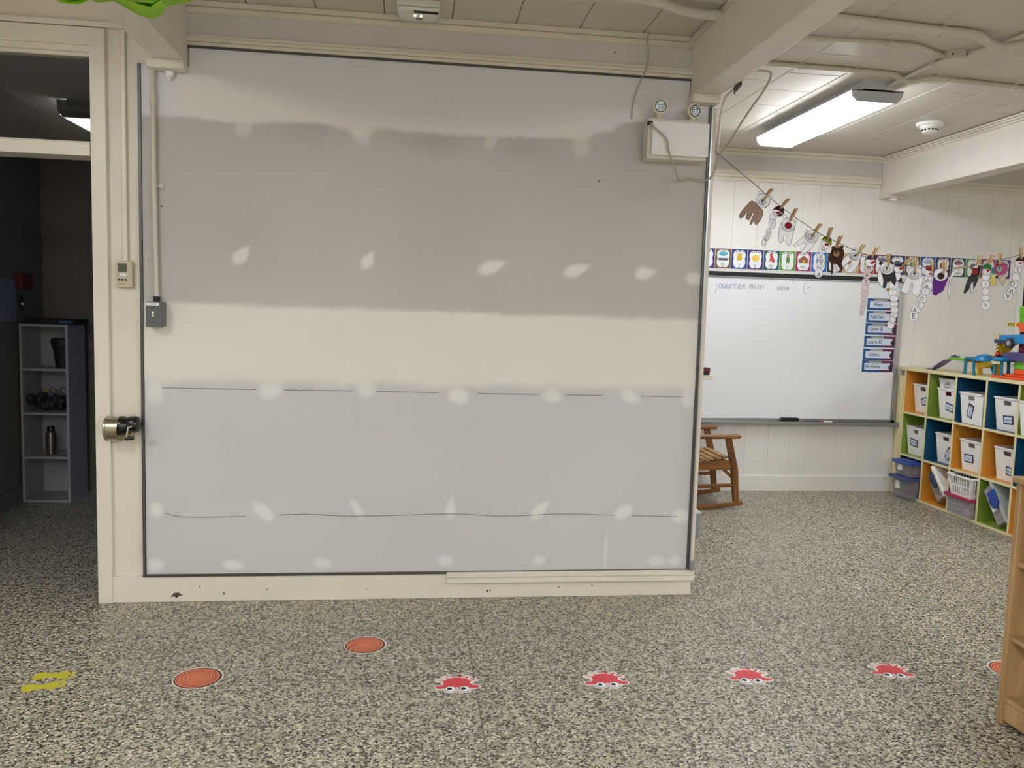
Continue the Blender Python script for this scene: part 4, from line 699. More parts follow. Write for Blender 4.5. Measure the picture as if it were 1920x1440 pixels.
# alphabet strip
AC = {'G': (70, 40, 110), 'H': (122, 84, 62), 'I': (36, 54, 124), 'J': (78, 42, 112), 'K': (14, 82, 92), 'L': (98, 156, 62), 'M': (152, 30, 84), 'N': (34, 104, 184), 'O': (48, 46, 48), 'P': (196, 166, 112), 'Q': (176, 80, 62), 'R': (142, 28, 44),
      'S': (48, 40, 100), 'T': (96, 74, 58), 'U': (44, 76, 156), 'V': (62, 38, 98), 'W': (22, 74, 78), 'X': (104, 146, 76), 'Y': (152, 44, 62), 'Z': (62, 42, 104)}
PIC = {'G': ((90, 150, 60), 0), 'H': ((92, 170, 190), 1), 'I': ((214, 180, 50), 2), 'J': ((236, 196, 80), 3), 'K': ((196, 66, 70), 4), 'L': ((70, 140, 70), 5), 'M': ((150, 80, 50), 6), 'N': ((120, 170, 220), 3), 'O': ((110, 70, 50), 3), 'P': ((190, 120, 70), 3), 'Q': ((120, 160, 90), 4), 'R': ((110, 110, 130), 1),
       'S': ((60, 90, 90), 3), 'T': ((120, 150, 90), 3), 'U': ((150, 180, 220), 1), 'V': ((150, 60, 60), 3), 'W': ((150, 90, 110), 1), 'X': ((120, 110, 90), 3), 'Y': ((200, 70, 70), 4), 'Z': ((60, 60, 70), 1)}
CW = paint('alphabet_card_white', (232, 238, 240)); BUNT = paint('bunting_dark', (52, 60, 60))
desc = {0: 'a green plant', 1: 'a long rounded shape', 2: 'a yellow pineapple', 3: 'a rounded fruit-like shape', 4: 'a red leaping figure', 5: 'a small green elf', 6: 'a small house'}
for i, L in enumerate('GHIJKLMNOPQRSTUVWXYZ'):
    xl = 2.2495+i*.1355; xr = xl+.1315; zb, zt = 1.808, 1.97; xc = (xl+xr)/2; y = F-.0025
    rgb, kd = PIC[L]
    t = thing('alphabet_card', 'alphabet card for the letter %s in the strip above the whiteboard' % L, 'alphabet card', (xc, F, zb), group='alphabet cards on the far wall')
    part('card', MB().box(xl-.0012, xr+.0012, y, F, zb-.001, zt+.001), CW, t, smooth=0)
    part('border', MB().box(xl, xr, y-.0006, y, zb+.003, zt-.003), paint('alpha_'+L, AC[L]), t, smooth=0)
    pn = []
    for k in range(40):
        a = 2*math.pi*k/40; c_, s_ = math.cos(a), math.sin(a); q = (abs(c_)**6+abs(s_)**6)**(-1/6); pn.append((xc+.049*q*c_*(1-.05*math.cos(8*a)), (zb+zt)/2+.068*q*s_*(1-.04*math.cos(8*a))))
    part('panel', MB().prism(pn, XZ, y-.0012, y-.0006), CW, t, smooth=0)
    b_ = MB()
    for k in range(4): x_ = xc-.036+k*.018; b_.prism([(x_, zt-.018), (x_+.014, zt-.018), (x_+.007, zt-.029)], XZ, y-.0016, y-.0012)
    part('bunting', b_, BUNT, t, smooth=0, kind='stuff')
    pm = MB(); yc = zb+.098; Y0, Y1 = y-.0018, y-.0012
    if kd == 1: pm.prism(circle(.038, 18, xc, zb+.118, .017), XZ, Y0, Y1)
    elif kd == 2: pm.prism(circle(.024, 16, xc, zb+.088, .022), XZ, Y0, Y1).prism([(xc-.02, zb+.108), (xc-.026, zb+.128), (xc-.008, zb+.118), (xc, zb+.135), (xc+.008, zb+.118), (xc+.026, zb+.128), (xc+.02, zb+.108)], XZ, Y0, Y1)
    elif kd == 3: pm.prism(circle(.031, 18, xc, zb+.092, .027), XZ, Y0, Y1)
    elif kd == 4: pm.prism([(xc-.012, zb+.14), (xc+.005, zb+.138), (xc+.012, zb+.11), (xc+.03, zb+.07), (xc+.012, zb+.062), (xc-.005, zb+.075), (xc-.028, zb+.066), (xc-.012, zb+.095), (xc-.018, zb+.12)], XZ, Y0, Y1)
    elif kd == 5: pm.prism([(xc-.012, zb+.11), (xc+.014, zb+.11), (xc+.02, zb+.085), (xc+.008, zb+.05), (xc, zb+.075), (xc-.012, zb+.052), (xc-.014, zb+.085)], XZ, Y0, Y1)
    elif kd == 6: pm.prism([(xc-.036, zb+.068), (xc+.036, zb+.068), (xc+.038, zb+.10), (xc, zb+.128), (xc-.038, zb+.10)], XZ, Y0, Y1)
    else: pm.prism([(xc-.02, zb+.07), (xc+.02, zb+.07), (xc+.008, zb+.1), (xc+.02, zb+.125), (xc, zb+.115), (xc-.02, zb+.125), (xc-.008, zb+.1)], XZ, Y0, Y1)
    part('picture', pm, paint('pic_'+L, rgb), t, smooth=0)
    if kd in (5, 6): part('picture_detail', MB().prism(circle(.011 if kd == 5 else .013, 12, xc+.002, zb+(.122 if kd == 5 else .082)), XZ, y-.0024, y-.0018), paint('pic_tan' if kd == 5 else 'pic_gold', (186, 110, 60) if kd == 5 else (190, 176, 80)), t, smooth=0)
    if kd == 1 and L == 'H': part('wavy_stripe', MB().box(xc-.038, xc+.038, Y0, Y1, zb+.066, zb+.084), paint('pic_stripe', (60, 70, 90)), t, smooth=0)
    part('lettering', text_mb(L+L.lower(), .03, lambda u, w, q: (xc+u, q, zb+.034+w), y-.0018), paint('alpha_ink', (56, 84, 100)), t, smooth=0)
# dark board at the right end of the far wall
t = thing('blackboard', 'black board with a white edge on the far wall behind the toy garage', 'board', (5.5, F, 1.15))
part('panel', MB().box(5.06, 6.1, 6.235, F-.002, 1.12, 2.12), BLACKM, t)
part('edge_strip', MB().box(5.035, 5.06, 6.215, F-.002, 1.10, 2.14).box(5.06, 6.1, 6.215, F-.002, 1.10, 1.12), WHITEP, t)

# ------------------------------------------------------------------ clothesline and crafts
solo('clothesline', MB().tube(smoothline([(1.447, 3.88, 2.238)]+LINE, 4), .0022, 6), mat('twine_grey', (110, 104, 98), .8), 'thin grey clothesline sagging from the partition towards the far right', 'clothesline', LINE[0])
CRC = {'w': (248, 248, 251), 'k': (26, 26, 28), 'k2': (38, 36, 38), 'pk': (238, 226, 230), 'brown1': (186, 160, 146), 'brown2': (84, 46, 38), 'tan': (196, 156, 100), 'red': (170, 20, 48), 'red2': (170, 52, 40), 'carrotred': (186, 44, 36), 'carrot': (200, 84, 50), 'hatplum': (84, 26, 58),
       'hatgreen': (98, 128, 32), 'hatgreen2': (32, 140, 62), 'yellow': (222, 196, 60), 'hatpurple': (84, 44, 100), 'hatdark': (50, 28, 32), 'dark': (66, 66, 74), 'teal': (30, 92, 130), 'gold': (196, 156, 60), 'purple': (122, 44, 158), 'navy': (50, 50, 96), 'plum': (100, 40, 80),
       'yellowp': (230, 222, 140), 'creamp': (222, 206, 190), 'tealp': (80, 160, 170), 'magenta': (204, 88, 150), 'greyp': (186, 190, 192)}
def crayon(k):
    n = 'crayon_'+k; new = n not in MATS
    m = mat(n, CRC[k], .75, var=.04 if k in 'wpk' else .28, scale=60)
    if new:      # thin paper lets some light through
        nt = m.node_tree; b = nt.nodes['Principled BSDF']; tr = nt.nodes.new('ShaderNodeBsdfTranslucent'); mx = nt.nodes.new('ShaderNodeMixShader'); mx.inputs[0].default_value = .42
        nt.links.new(b.inputs['Base Color'].links[0].from_socket, tr.inputs[0]); nt.links.new(b.outputs[0], mx.inputs[1]); nt.links.new(tr.outputs[0], mx.inputs[2]); nt.links.new(mx.outputs[0], nt.nodes['Material Output'].inputs[0])
    return m
PIN = ['brown paper bear', 'snowman in a plum hat', 'bear with the red muzzle', 'white bear with two spread legs', 'snowman in a green and yellow hat', 'dark brown bear', 'white bear with fringed legs', 'pale pink snowman chain', 'bear in black trousers', 'long white snowman chain with a tilted hat', 'plain white bear on the cream wall', 'snowman in a red hat', 'purple bear', 'edge-on paper chain, lying level', 'bear in a red and black shirt', 'snowman chain with the green hat lettered V', 'pink-headed bear, prongs open', 'snowman in a dark hat at the right edge']
for ci, (nm, lab, clip, pa, pb, vv, items) in enumerate(CRAFTS):
    cx, cy, cz = clip; mm = lambda p: (cx+p[0]/1000, cz+p[1]/1000)
    root = thing(nm, lab, 'paper craft', clip, group='paper crafts pinned on the clothesline')
    for it in items:
        nme = it[1]
        if it[0] == 'poly':
            y = cy-it[4]*.0016; pts = [mm(q) for q in it[3]]
            if len(pts) > 12: pts = smoothline(pts+[pts[0]], 2)[:-1]
            o = part(nme, MB().prism(pts, XZ, y-.0006, y+.0006), crayon(it[2]), root, smooth=0)
            if it[2] in ('w', 'brown1', 'pk', 'yellowp', 'creamp'):
                part('outline', MB().tube([(x, y-.0008, z) for x, z in pts+[pts[0]]], .0011, 4), INK, o, local=False, smooth=0)
        elif it[0] == 'disc':
            y = cy-it[6]*.0016; x_, z_ = mm(it[3]); pts = circle(it[4]/1000, 20, x_, z_, it[5]/1000)
            o = part(nme, MB().prism(pts, XZ, y-.0006, y+.0006), crayon(it[2]), root, smooth=0)
            if it[2] in ('w', 'pk', 'magenta', 'greyp') and it[4] > 3:
                part('outline', MB().tube([(x, y-.0008, z) for x, z in pts+[pts[0]]], .0011, 4), mat('pen_grey', (92, 92, 98), .7) if it[2] != 'pk' else mat('pen_pale', (168, 160, 168), .7), o, smooth=0)
        elif it[0] == 'line':
            y = cy-it[4]*.0016-.0005
            part(nme, MB().tube([(x, y, z) for x, z in smoothline([mm(q) for q in it[3]], 3)], .0012 if not it[5] else .004, 5), crayon(it[2]), root, smooth=0)
        else:
            x_, z_ = mm(it[3]); y = cy-.0016*2-.001
            part(nme, text_mb(it[2], it[4]/1000*1.25, lambda u, w, q: (x_+u, q, z_+w), y), INK, root, smooth=0)
    # clothespin gripping the string and the paper
    a = Vector((cx+pa[0]/1000, cy, cz+pa[1]/1000)); b = Vector((cx+pb[0]/1000, cy, cz+pb[1]/1000)); d = (b-a).normalized(); sd = Vector((d.z, 0, -d.x))
    c0 = (a+b)/2; L = max(.072, (b-a).length); a = c0-d*L/2; b = c0+d*L/2
    pin = thing('clothespin', 'wooden clothespin gripping the '+PIN[ci], 'clothespin', tuple(c0), group='clothespins on the clothesline')
    for s_ in (-1, 1):
        if vv: p0, p1 = a+sd*s_*.0085+Vector((0, -.009, 0)), b+sd*s_*.003+Vector((0, -.009, 0)); part('prong', MB().obox(p0, p1, .007, .009, (0, 1, 0)), PINE, pin, smooth=0)
        else:
            yo = -.0095 if s_ < 0 else .0065
            part('prong', MB().obox(a+Vector((0, yo+s_*.004, 0))+sd*s_*.0012, b+Vector((0, yo, 0)), .0095, .006, (0, 1, 0)), PINE, pin, smooth=0)
    part('spring', MB().tube([c0+Vector((0, -.013, 0))+sd*.006-d*.004, c0+Vector((0, -.0135, 0))-sd*.006-d*.004, c0+Vector((0, -.0135, 0))-sd*.006, c0+Vector((0, -.013, 0))+sd*.006], .001, 5), DARKMET, pin, smooth=0)

# ------------------------------------------------------------------ cubby unit, its bins and the toys on top
CUB = mat('cubby_cream', (226, 214, 168), .5, bump=.05)
COL = {'o': paint('cubby_orange', (216, 150, 56), .45), 'g': paint('cubby_green', (128, 154, 58), .45), 'b': paint('cubby_blue', (18, 78, 112), .45)}
t = thing('cubby_shelf', 'cream cubby unit with orange green and blue compartments on the right', 'shelf', (4.2, 5.4, 0))
X0, X1 = 4.03, 4.37; DY = [6.174, 5.872, 5.546, 5.222, 4.910, 4.590]; ZS = [.016, .340, .690, 1.034]
for k, y in enumerate(DY):
    if k == 0: part('side_panel', MB().box(X0, X1, y-.009, y+.009, 0, 1.03), CUB, t, bevel=.002)
    else: part('divider' if k < 5 else 'side_panel', MB().box(X0, X1, y-.009, y+.009, .02, 1.03), CUB, t, bevel=.002)
for z in (.338, .686): part('shelf', MB().box(X0-.0015, X1, DY[5], DY[0], z-.009, z+.009), CUB, t, bevel=.002)
part('base', MB().box(X0, X1, DY[5]-.009, DY[0], 0, .018), CUB, t, bevel=.002)
part('top', MB().box(X0-.005, X1+.005, DY[5]-.012, 6.245, 1.03, 1.055), CUB, t, bevel=.003)
part('back_panel', MB().box(X1, X1+.012, DY[5]-.009, DY[0]+.009, 0, 1.03), CUB, t)
part('filler_panel', MB().box(4.015, X1, 6.186, 6.240, 0, .985), CUB, t, bevel=.003)
for r_, row in enumerate(('bobgo', 'gboob', 'ogbbg')):
    zz = [(.018, .329), (.347, .677), (.695, 1.03)][r_]
    for k, ch in enumerate(row):
        ya, yb = DY[k]-.0095, DY[k+1]+.0095; z0, z1 = zz; e = .0012
        mb = MB().add([(x, y, z) for x in (X0+.004, X1-.002) for y in (ya, yb) for z in (z0+e, z1-e)], [(0, 1, 5, 4), (2, 6, 7, 3), (4, 5, 7, 6), (0, 4, 6, 2), (1, 3, 7, 5)])
        part('compartment', mb, COL[ch], t, {'o': 'orange compartment', 'g': 'green compartment', 'b': 'blue compartment'}[ch], smooth=0)
TAGB = paint('bin_tag_blue', (40, 66, 110)); TAGP = paint('bin_tag_plum', (70, 36, 60))
def bin_(name_, xf, yl, zb, lab, txt, rot, du, dz, wid=.208, h=.226, depth=.27, slit=INK, tagw=.105, tagh=.062):
    """Tapered white bin with a hand hole; its front faces -X. yl = left (far) end of the front at the base."""
    yr = yl-wid; fl = .022; sp = .016     # front leans out by fl, sides by sp
    t = thing('storage_bin', lab, 'bin', (xf+depth/2, (yl+yr)/2, zb), group='white name bins in the cubby unit')
    def fp(u, w): # point on the front wall: u 0..1 along far->near, w 0..1 up
        return (xf-fl*w, (yl+sp*w)+((yr-sp*w)-(yl+sp*w))*u, zb+.001+h*w)
    us = [0, .36, .66, 1]; ws = [0, .78, .92, 1]
    mb = MB().add([fp(u, w) for w in ws for u in us], [(j*4+i, j*4+i+1, (j+1)*4+i+1, (j+1)*4+i) for j in range(3) for i in range(3) if not (i == 1 and j == 1)])
    xb = xf+depth
    A, B_, C_, D_ = fp(0, 0), fp(1, 0), fp(1, 1), fp(0, 1); E_, F_, G_, H_ = (xb, yl, zb+.001), (xb, yr, zb+.001), (xb+.012, yr-sp, zb+.001+h), (xb+.012, yl+sp, zb+.001+h)
    mb.add([A, B_, C_, D_, E_, F_, G_, H_], [(1, 5, 6, 2), (5, 4, 7, 6), (4, 0, 3, 7), (0, 4, 5, 1)])
    part('body', mb, BINW, t, solid=.003, smooth=0)
    rim = MB(); zt = zb+h; o = .007
    rim.box(xf-fl-o, xf-fl+.004, yr-sp-o, yl+sp+o, zt-.008, zt+.004).box(xb+.008, xb+.02, yr-sp-o, yl+sp+o, zt-.008, zt+.004)
    rim.box(xf-fl-o, xb+.02, yl+sp-.003, yl+sp+o, zt-.008, zt+.004).box(xf-fl-o, xb+.02, yr-sp-o, yr-sp+.003, zt-.008, zt+.004)
    part('rim', rim, BINW, t, bevel=.002)
    hr = MB()
    for ua, ub, wa, wb_ in ((.345, .36, .77, .93), (.66, .675, .77, .93), (.345, .675, .92, .932), (.345, .675, .768, .78)):
        q = [fp(ua, wa), fp(ub, wa), fp(ub, wb_), fp(ua, wb_)]; hr.hexa([(p[0]-.004, p[1], p[2]) for p in q], [(p[0]+.003, p[1], p[2]) for p in q])
    part('handle_rim', hr, BINW, t)
    # name tag on the front
    ca, sa = math.cos(rot), math.sin(rot)
    def tp(lift):
        def fn(u, w, q):
            uu = u*ca-w*sa; ww = u*sa+w*ca
            p = fp(.5+(du+uu)/(wid+.03), (dz+ww)/h); return (p[0]-lift-q, p[1], p[2])
        return fn
    tg = part('name_tag', MB().prism([(-tagw/2, -tagh/2), (tagw/2, -tagh/2), (tagw/2, tagh/2), (-tagw/2, tagh/2)], tp(.002), 0, .0008), TAGB, t, 'white name tag with a blue and plum border', smooth=0)
    part('tag_corner', MB().prism([(tagw*.15, -tagh/2), (tagw/2, -tagh/2), (tagw/2, tagh/2), (tagw*.15, tagh/2)], tp(.003), 0, .0004), TAGP, tg, smooth=0)
    part('tag_panel', MB().prism([(-tagw*.40, -tagh*.34), (tagw*.36, -tagh*.34), (tagw*.36, tagh*.34), (-tagw*.40, tagh*.34)], tp(.0036), 0, .0006), LBLUE, tg, smooth=0)
    part('lettering', text_mb(txt, .026, tp(.0046), 0), INK, tg, smooth=0)
    return t
U, M_, = .697, .348
bin_('r1c1', 4.118, 6.133, U, 'white bin in the top left orange cubby, tag tipped upward', 'Eva', .30, .03, .098)
bin_('r1c2', 4.085, 5.775, U, 'white bin in the top green cubby with papers sticking out', 'Gilles', -.16, .018, .088)
bin_('r1c3', 4.045, 5.464, U, 'white bin in the left top blue cubby, tag hanging nearly upright', 'Liam B', 1.22, -.012, .098)
bin_('r1c4', 4.088, 5.160, U, 'white bin in the right top blue cubby, tag straight and low', 'Ardiane', .06, .01, .076)
bin_('r1c5', 4.04, 4.872, U, 'white bin in the top right green cubby at the right edge', 'Mila', 0, .0, .09)
bin_('r2c1', 4.085, 6.138, M_, 'white bin in the middle left green cubby, tag sloping down', 'Liam D', -.12, -.022, .10)
bin_('r2c2', 4.10, 5.782, M_, 'white bin in the middle blue cubby, tag turned diagonally', 'Axel', .95, .03, .078)
bin_('r2c3', 4.085, 5.475, M_, 'white bin in the left orange cubby of the middle row, tag straight', 'Alex', .06, -.03, .092)
bin_('r2c4', 4.105, 5.142, M_, 'white bin in the right orange cubby of the middle row', 'Nathan', -.06, .04, .072)
# papers standing in the second bin, and a red folder behind its hand hole
for k, (x, lean, m_) in enumerate(((4.115, .03, PAPER), (4.17, .07, paint('drawing_paper', (226, 226, 228))))):
    mbp = MB().hexa([(x, 5.76, .705), (x+.0008, 5.76, .705), (x+.0008, 5.565, .705), (x, 5.565, .705)], [(x-lean, 5.825+.012*k, 1.0-.015*k), (x-lean+.0008, 5.825+.012*k, 1.0-.015*k), (x-lean+.0008, 5.575, 1.0-.015*k), (x-lean, 5.575, 1.0-.015*k)])
    tp_ = thing('paper_sheet', ('front' if k == 0 else 'back')+' sheet of drawing paper standing in the bin of the top green cubby', 'paper', (x, 5.66, .705), group='papers in the green cubby bin')
    part('sheet', mbp, m_, tp_, smooth=0)
    if k == 0:
        dr_ = MB(); xx = x-lean*.82
        for c_ in ((5.735, .945, .02), (5.70, .95, .016), (5.715, .967, .012)): dr_.tube([(xx-.004, c_[0]+c_[2]*math.cos(a), c_[1]+c_[2]*math.sin(a)*.8) for a in np.linspace(0, 6.283, 14)], .0015, 4)
        part('drawn_lines', dr_, INK, tp_, smooth=0, kind='stuff')
solo('red_folder', MB().box(4.092, 4.098, 5.62, 5.75, .706, .915), paint('folder_red', (132, 24, 44)), 'dark red folder inside the bin of the top green cubby', 'folder', (4.095, 5.68, .706))

CLR = clear('clear_plastic', (214, 214, 216), .30, .25); CLR2 = clear('clear_plastic_smoky', (176, 172, 180), .36, .3)
LIDB = paint('lid_blue', (48, 78, 160), .35); LIDB2 = paint('lid_slate', (66, 84, 132), .35); LIDM = paint('lid_magenta', (168, 34, 82), .35)
def tub(x0, x1, y0, y1, z0, h, fn, m, t, rim=.012):
    """Open tapered tub (parts body + rim) mapped through fn."""
    i = .012; b = [(x0+i, y0+i, z0), (x1-i, y0+i, z0), (x1-i, y1-i, z0), (x0+i, y1-i, z0)]; u = [(x0, y0, z0+h), (x1, y0, z0+h), (x1, y1, z0+h), (x0, y1, z0+h)]
    mb = MB().add([fn(p) for p in b+u], [(3, 2, 1, 0), (0, 1, 5, 4), (1, 2, 6, 5), (2, 3, 7, 6), (3, 0, 4, 7)])
    return part('body', mb, m, t, solid=.002, smooth=0)
ID = lambda p: p
def contents(t, pts, cols, fn=ID, seed=1):
    r = random.Random(seed)
    for c in cols:
        mb = MB()
        for k in range(7):
            q = fn(tuple(r.uniform(a, b) for a, b in pts)); mb.sph(q, r.uniform(.012, .026), nu=8, nv=6)
        part('toy_pieces', mb, paint('toy_%d_%d_%d' % c, c), t, kind='stuff')
# stacked clear bins with blue lids, bottom left
for z0, h, lidm, lb, s_, cols in ((.020, .142, LIDB2, 'clear plastic box with a slate blue lid, lower of the stacked pair', 3, ((170, 110, 110), (120, 90, 90), (150, 60, 70))), (.192, .098, LIDB, 'clear plastic box with a bright blue lid, upper of the stacked pair', 4, ((176, 112, 120), (150, 130, 120)))):
    t = thing('clear_box', lb, 'box', (4.06, 6.0, z0), group='clear boxes with blue lids')
    x0, x1, y0, y1 = 3.935, 4.25, 5.895, 6.115
    if h < .12: y1 = 6.10; x0 = 3.945
    tub(x0, x1, y0, y1, z0, h, ID, CLR2, t)
    zt = z0+h
    part('lid', MB().prism(rrect(x0-.022, x1+.012, y0-.012, y1+.02, .02), XY, zt-.004, zt+.020).prism(rrect(x0+.01, x1-.02, y0+.02, y1-.02, .015), XY, zt+.02, zt+.026), lidm, t, bevel=.004)
    part('sticker', MB().box(x0+.0005, x0+.006, 6.0, 6.055, z0+h*.42, z0+h*.88), PAPER, t, 'white label sticker', smooth=0)
    contents(t, ((x0+.04, x1-.05), (y0+.04, y1-.04), (z0+.03, z0+h-.03)), cols, seed=s_)
part('base_runner', MB().box(3.95, 4.02, 5.90, 6.10, .0, .019), CLR2, bpy.data.objects['clear_box'])
# tilted clear box with white rim and navy latch in the second cubby
def rotx(o, a):
    c_, s_ = math.cos(a), math.sin(a)
    return lambda p: (p[0], o[1]+(p[1])*c_-(p[2])*s_, o[2]+(p[1])*s_+(p[2])*c_)
t = thing('tilted_box', 'clear box with a white rim and navy latch leaning in the orange bottom cubby', 'box', (4.12, 5.70, .02))
def leanfn(y0, z0, ang):
    c_, s_ = math.cos(ang), math.sin(ang)      # long axis goes down and towards -Y
    return lambda p: (p[0], y0-p[1]*c_+p[2]*s_, z0-p[1]*s_-p[2]*c_)
fn = leanfn(5.752, .300, math.radians(47))      # p[2]: depth of the tub to the lower left
mbt = MB()
i = .016; h = .120; x0, x1, l0, l1 = 4.040, 4.30, .012, .245
b = [(x0+i, l0+i+.05, h), (x1-i, l0+i+.05, h), (x1-i, l1-i, h), (x0+i, l1-i, h)]; u = [(x0, l0, 0), (x1, l0, 0), (x1, l1, 0), (x0, l1, 0)]
part('body', mbt.add([fn(p) for p in b+u], [(3, 2, 1, 0), (0, 1, 5, 4), (1, 2, 6, 5), (2, 3, 7, 6), (3, 0, 4, 7)]), CLR, t, solid=.002, smooth=0)
part('lid', MB().hexa([fn(p) for p in ((x0-.018, l0-.02, .006), (x1+.01, l0-.02, .006), (x1+.01, l1+.012, .006), (x0-.018, l1+.012, .006))], [fn(p) for p in ((x0-.018, l0-.02, -.03), (x1+.01, l0-.02, -.03), (x1+.01, l1+.012, -.03), (x0-.018, l1+.012, -.03))]), WHITEP, t, 'thick white lid', bevel=.008)
lt = MB().prism([(l0+.02, .012), (l0+.035, .0), (l0+.06, -.004), (l0+.13, .0), (l0+.155, .012), (l0+.15, .04), (l0+.11, .054), (l0+.06, .05), (l0+.03, .034)], lambda u_, w_, q: fn((q, u_, w_)), x0-.030, x0-.016)
part('latch', lt, paint('latch_navy', (28, 52, 88), .35), t, 'navy latch', bevel=.003)
contents(t, ((x0+.02, x1-.08), (l0+.06, l1-.05), (.04, .10)), ((224, 110, 90), (80, 120, 80), (190, 160, 130)), fn, 8)
# white basket on a magenta-lidded box
t = thing('clear_box', 'clear box with a magenta lid beneath the white basket', 'box', (4.12, 5.375, .0))
x0, x1, y0, y1 = 4.0, 4.33, 5.245, 5.515
tub(x0, x1, y0, y1, .02, .13, ID, CLR, t)
part('lid', MB().prism(rrect(x0-.018, x1+.01, y0-.008, y1+.022, .02), XY, .146, .168), LIDM, t, bevel=.004)
part('moulded_arch', MB().tube([(x0-.001, 5.45, .145), (x0+.002, 5.45, .11), (x0+.003, 5.435, .10), (x0+.003, 5.36, .10), (x0+.003, 5.34, .09), (x0+.008, 5.335, .03)], .006, 8), CLR2, t)
contents(t, ((x0+.03, x1-.08), (y0+.03, y1-.04), (.045, .09)), ((206, 90, 150), (190, 120, 140)), seed=5)
t = thing('slotted_basket', 'white slotted plastic basket on the magenta lid in the bottom row', 'basket', (4.12, 5.385, .17))
x0, x1, y0, y1, z0, z1 = 3.99, 4.24, 5.245, 5.50, .1685, .313; ins = .022
def bp(side, u, w):   # side wall point, u along 0..1, w up 0..1
    k = ins*(1-w); xa, xb, ya, yb = x0+k, x1-k, y0+k, y1-k; z = z0+w*(z1-z0)
    return {'f': (xa, yb+(ya-yb)*u, z), 'n': (xa+(xb-xa)*u, ya, z), 'k': (xb, ya+(yb-ya)*u, z), 'l': (xb+(xa-xb)*u, yb, z)}[side]
for sd_ in 'fnkl':
    n = 10
    for k in range(n+1):
        u_ = .035+(.93)*k/n
        part('slat', MB().obox(bp(sd_, u_, .04), bp(sd_, u_, .95), .009 if k not in (0, n) else .02, .003, {'f': (1, 0, 0), 'k': (1, 0, 0)}.get(sd_, (0, 1, 0))), BINW, t, smooth=0)
    for w_, hh in ((.03, .010), (.5, .007)):
        part('band', MB().obox(bp(sd_, 0, w_), bp(sd_, 1, w_), hh if False else .0035, hh), BINW, t, smooth=0)
part('floor_panel', MB().box(x0+ins, x1-ins, y0+ins, y1-ins, z0, z0+.003), BINW, t)
rm = MB(); pts = [(x, y, z1) for x, y in rrect(x0-.006, x1+.006, y0-.006, y1+.006, .02)]
part('rim', MB().tube(pts+[pts[0]], .008, 8), BINW, t)
# tilted clear box with blue latch in the green bottom cubby
t = thing('tilted_box', 'clear box with a blue latch leaning in the green bottom cubby', 'box', (4.12, 5.05, .02))
fn = leanfn(5.105, .322, math.radians(52)); x0, x1, l0, l1, h = 4.035, 4.30, .0, .285, .108
b = [(x0+.012, l0+.012, h), (x1-.012, l0+.012, h), (x1-.012, l1-.012, h), (x0+.012, l1-.012, h)]; u = [(x0, l0, 0), (x1, l0, 0), (x1, l1, 0), (x0, l1, 0)]
part('body', MB().add([fn(p) for p in b+u], [(3, 2, 1, 0), (0, 1, 5, 4), (1, 2, 6, 5), (2, 3, 7, 6), (3, 0, 4, 7)]), CLR, t, solid=.002, smooth=0)
part('lid', MB().hexa([fn(p) for p in ((x0-.012, l0-.012, .004), (x1+.012, l0-.012, .004), (x1+.012, l1+.012, .004), (x0-.012, l1+.012, .004))], [fn(p) for p in ((x0-.012, l0-.012, -.012), (x1+.012, l0-.012, -.012), (x1+.012, l1+.012, -.012), (x0-.012, l1+.012, -.012))]), clear('clear_lid', (214, 220, 220), .5, .2), t, 'clear lid', bevel=.003)
part('latch', MB().prism([(l0+.06, .05), (l0+.055, -.02), (l0+.15, -.02), (l0+.18, .004), (l0+.175, .05)], lambda u_, w_, q: fn((q, u_, w_)), x0-.026, x0-.010), paint('latch_blue', (34, 72, 160), .3), t, 'blue latch', bevel=.003)
part('sticker', MB().prism([(l0+.075, .056), (l0+.185, .056), (l0+.185, .092), (l0+.075, .092)], lambda u_, w_, q: fn((q, u_, w_)), x0+.001, x0+.006), PAPER, t, 'white label', smooth=0)
part('sticker_print', MB().prism([(l0+.082, .061), (l0+.14, .061), (l0+.14, .087), (l0+.082, .087)], lambda u_, w_, q: fn((q, u_, w_)), x0-.001, x0+.001), paint('sticker_plum', (80, 40, 84)), t, smooth=0)
contents(t, ((x0+.03, x1-.08), (l0+.17, l1-.03), (.02, .055)), ((170, 70, 90), (190, 120, 110)), fn, 9)

# toy ramp set and garage on top of the cubby unit
TB = paint('toy_blue', (22, 128, 190), .3); TB2 = paint('toy_teal', (28, 120, 150), .3); TP = paint('toy_purple', (78, 62, 122), .35); TG = paint('toy_green', (112, 190, 40), .35); TO = paint('toy_orange', (232, 86, 24), .35); TY = paint('toy_yellow', (238, 196, 24), .35)
ZT = 1.055
t = thing('toy_ramp', 'purple toy ramp with green deck and blue arch standing on the cubby unit', 'toy', (4.12, 5.65, ZT))
prof = [(6.03, ZT+.004), (5.99, ZT+.003), (5.95, ZT+.006), (5.92, ZT+.018), (5.88, ZT+.04), (5.83, ZT+.07), (5.78, ZT+.092), (5.73, ZT+.102), (5.70, ZT+.104)]
wd_ = [.02, .022, .02, .03, .044, .046, .04, .03, .026]
mb = MB()
v = []
for (y, z), w_ in zip(prof, wd_): v += [(4.12-w_, y, z-.008-w_*.25), (4.12+w_, y, z-.008+w_*.15), (4.12+w_, y, z+.004+w_*.15), (4.12-w_, y, z+.004-w_*.25)]
f_ = []
for k in range(len(prof)-1):
    for e in range(4): f_.append((k*4+e, k*4+(e+1) % 4, k*4+4+(e+1) % 4, k*4+4+e))
f_ += [(3, 2, 1, 0), tuple(len(v)-4+e for e in range(4))]
part('ramp', mb.add(v, f_), TP, t, 'purple curved ramp', bevel=.002)
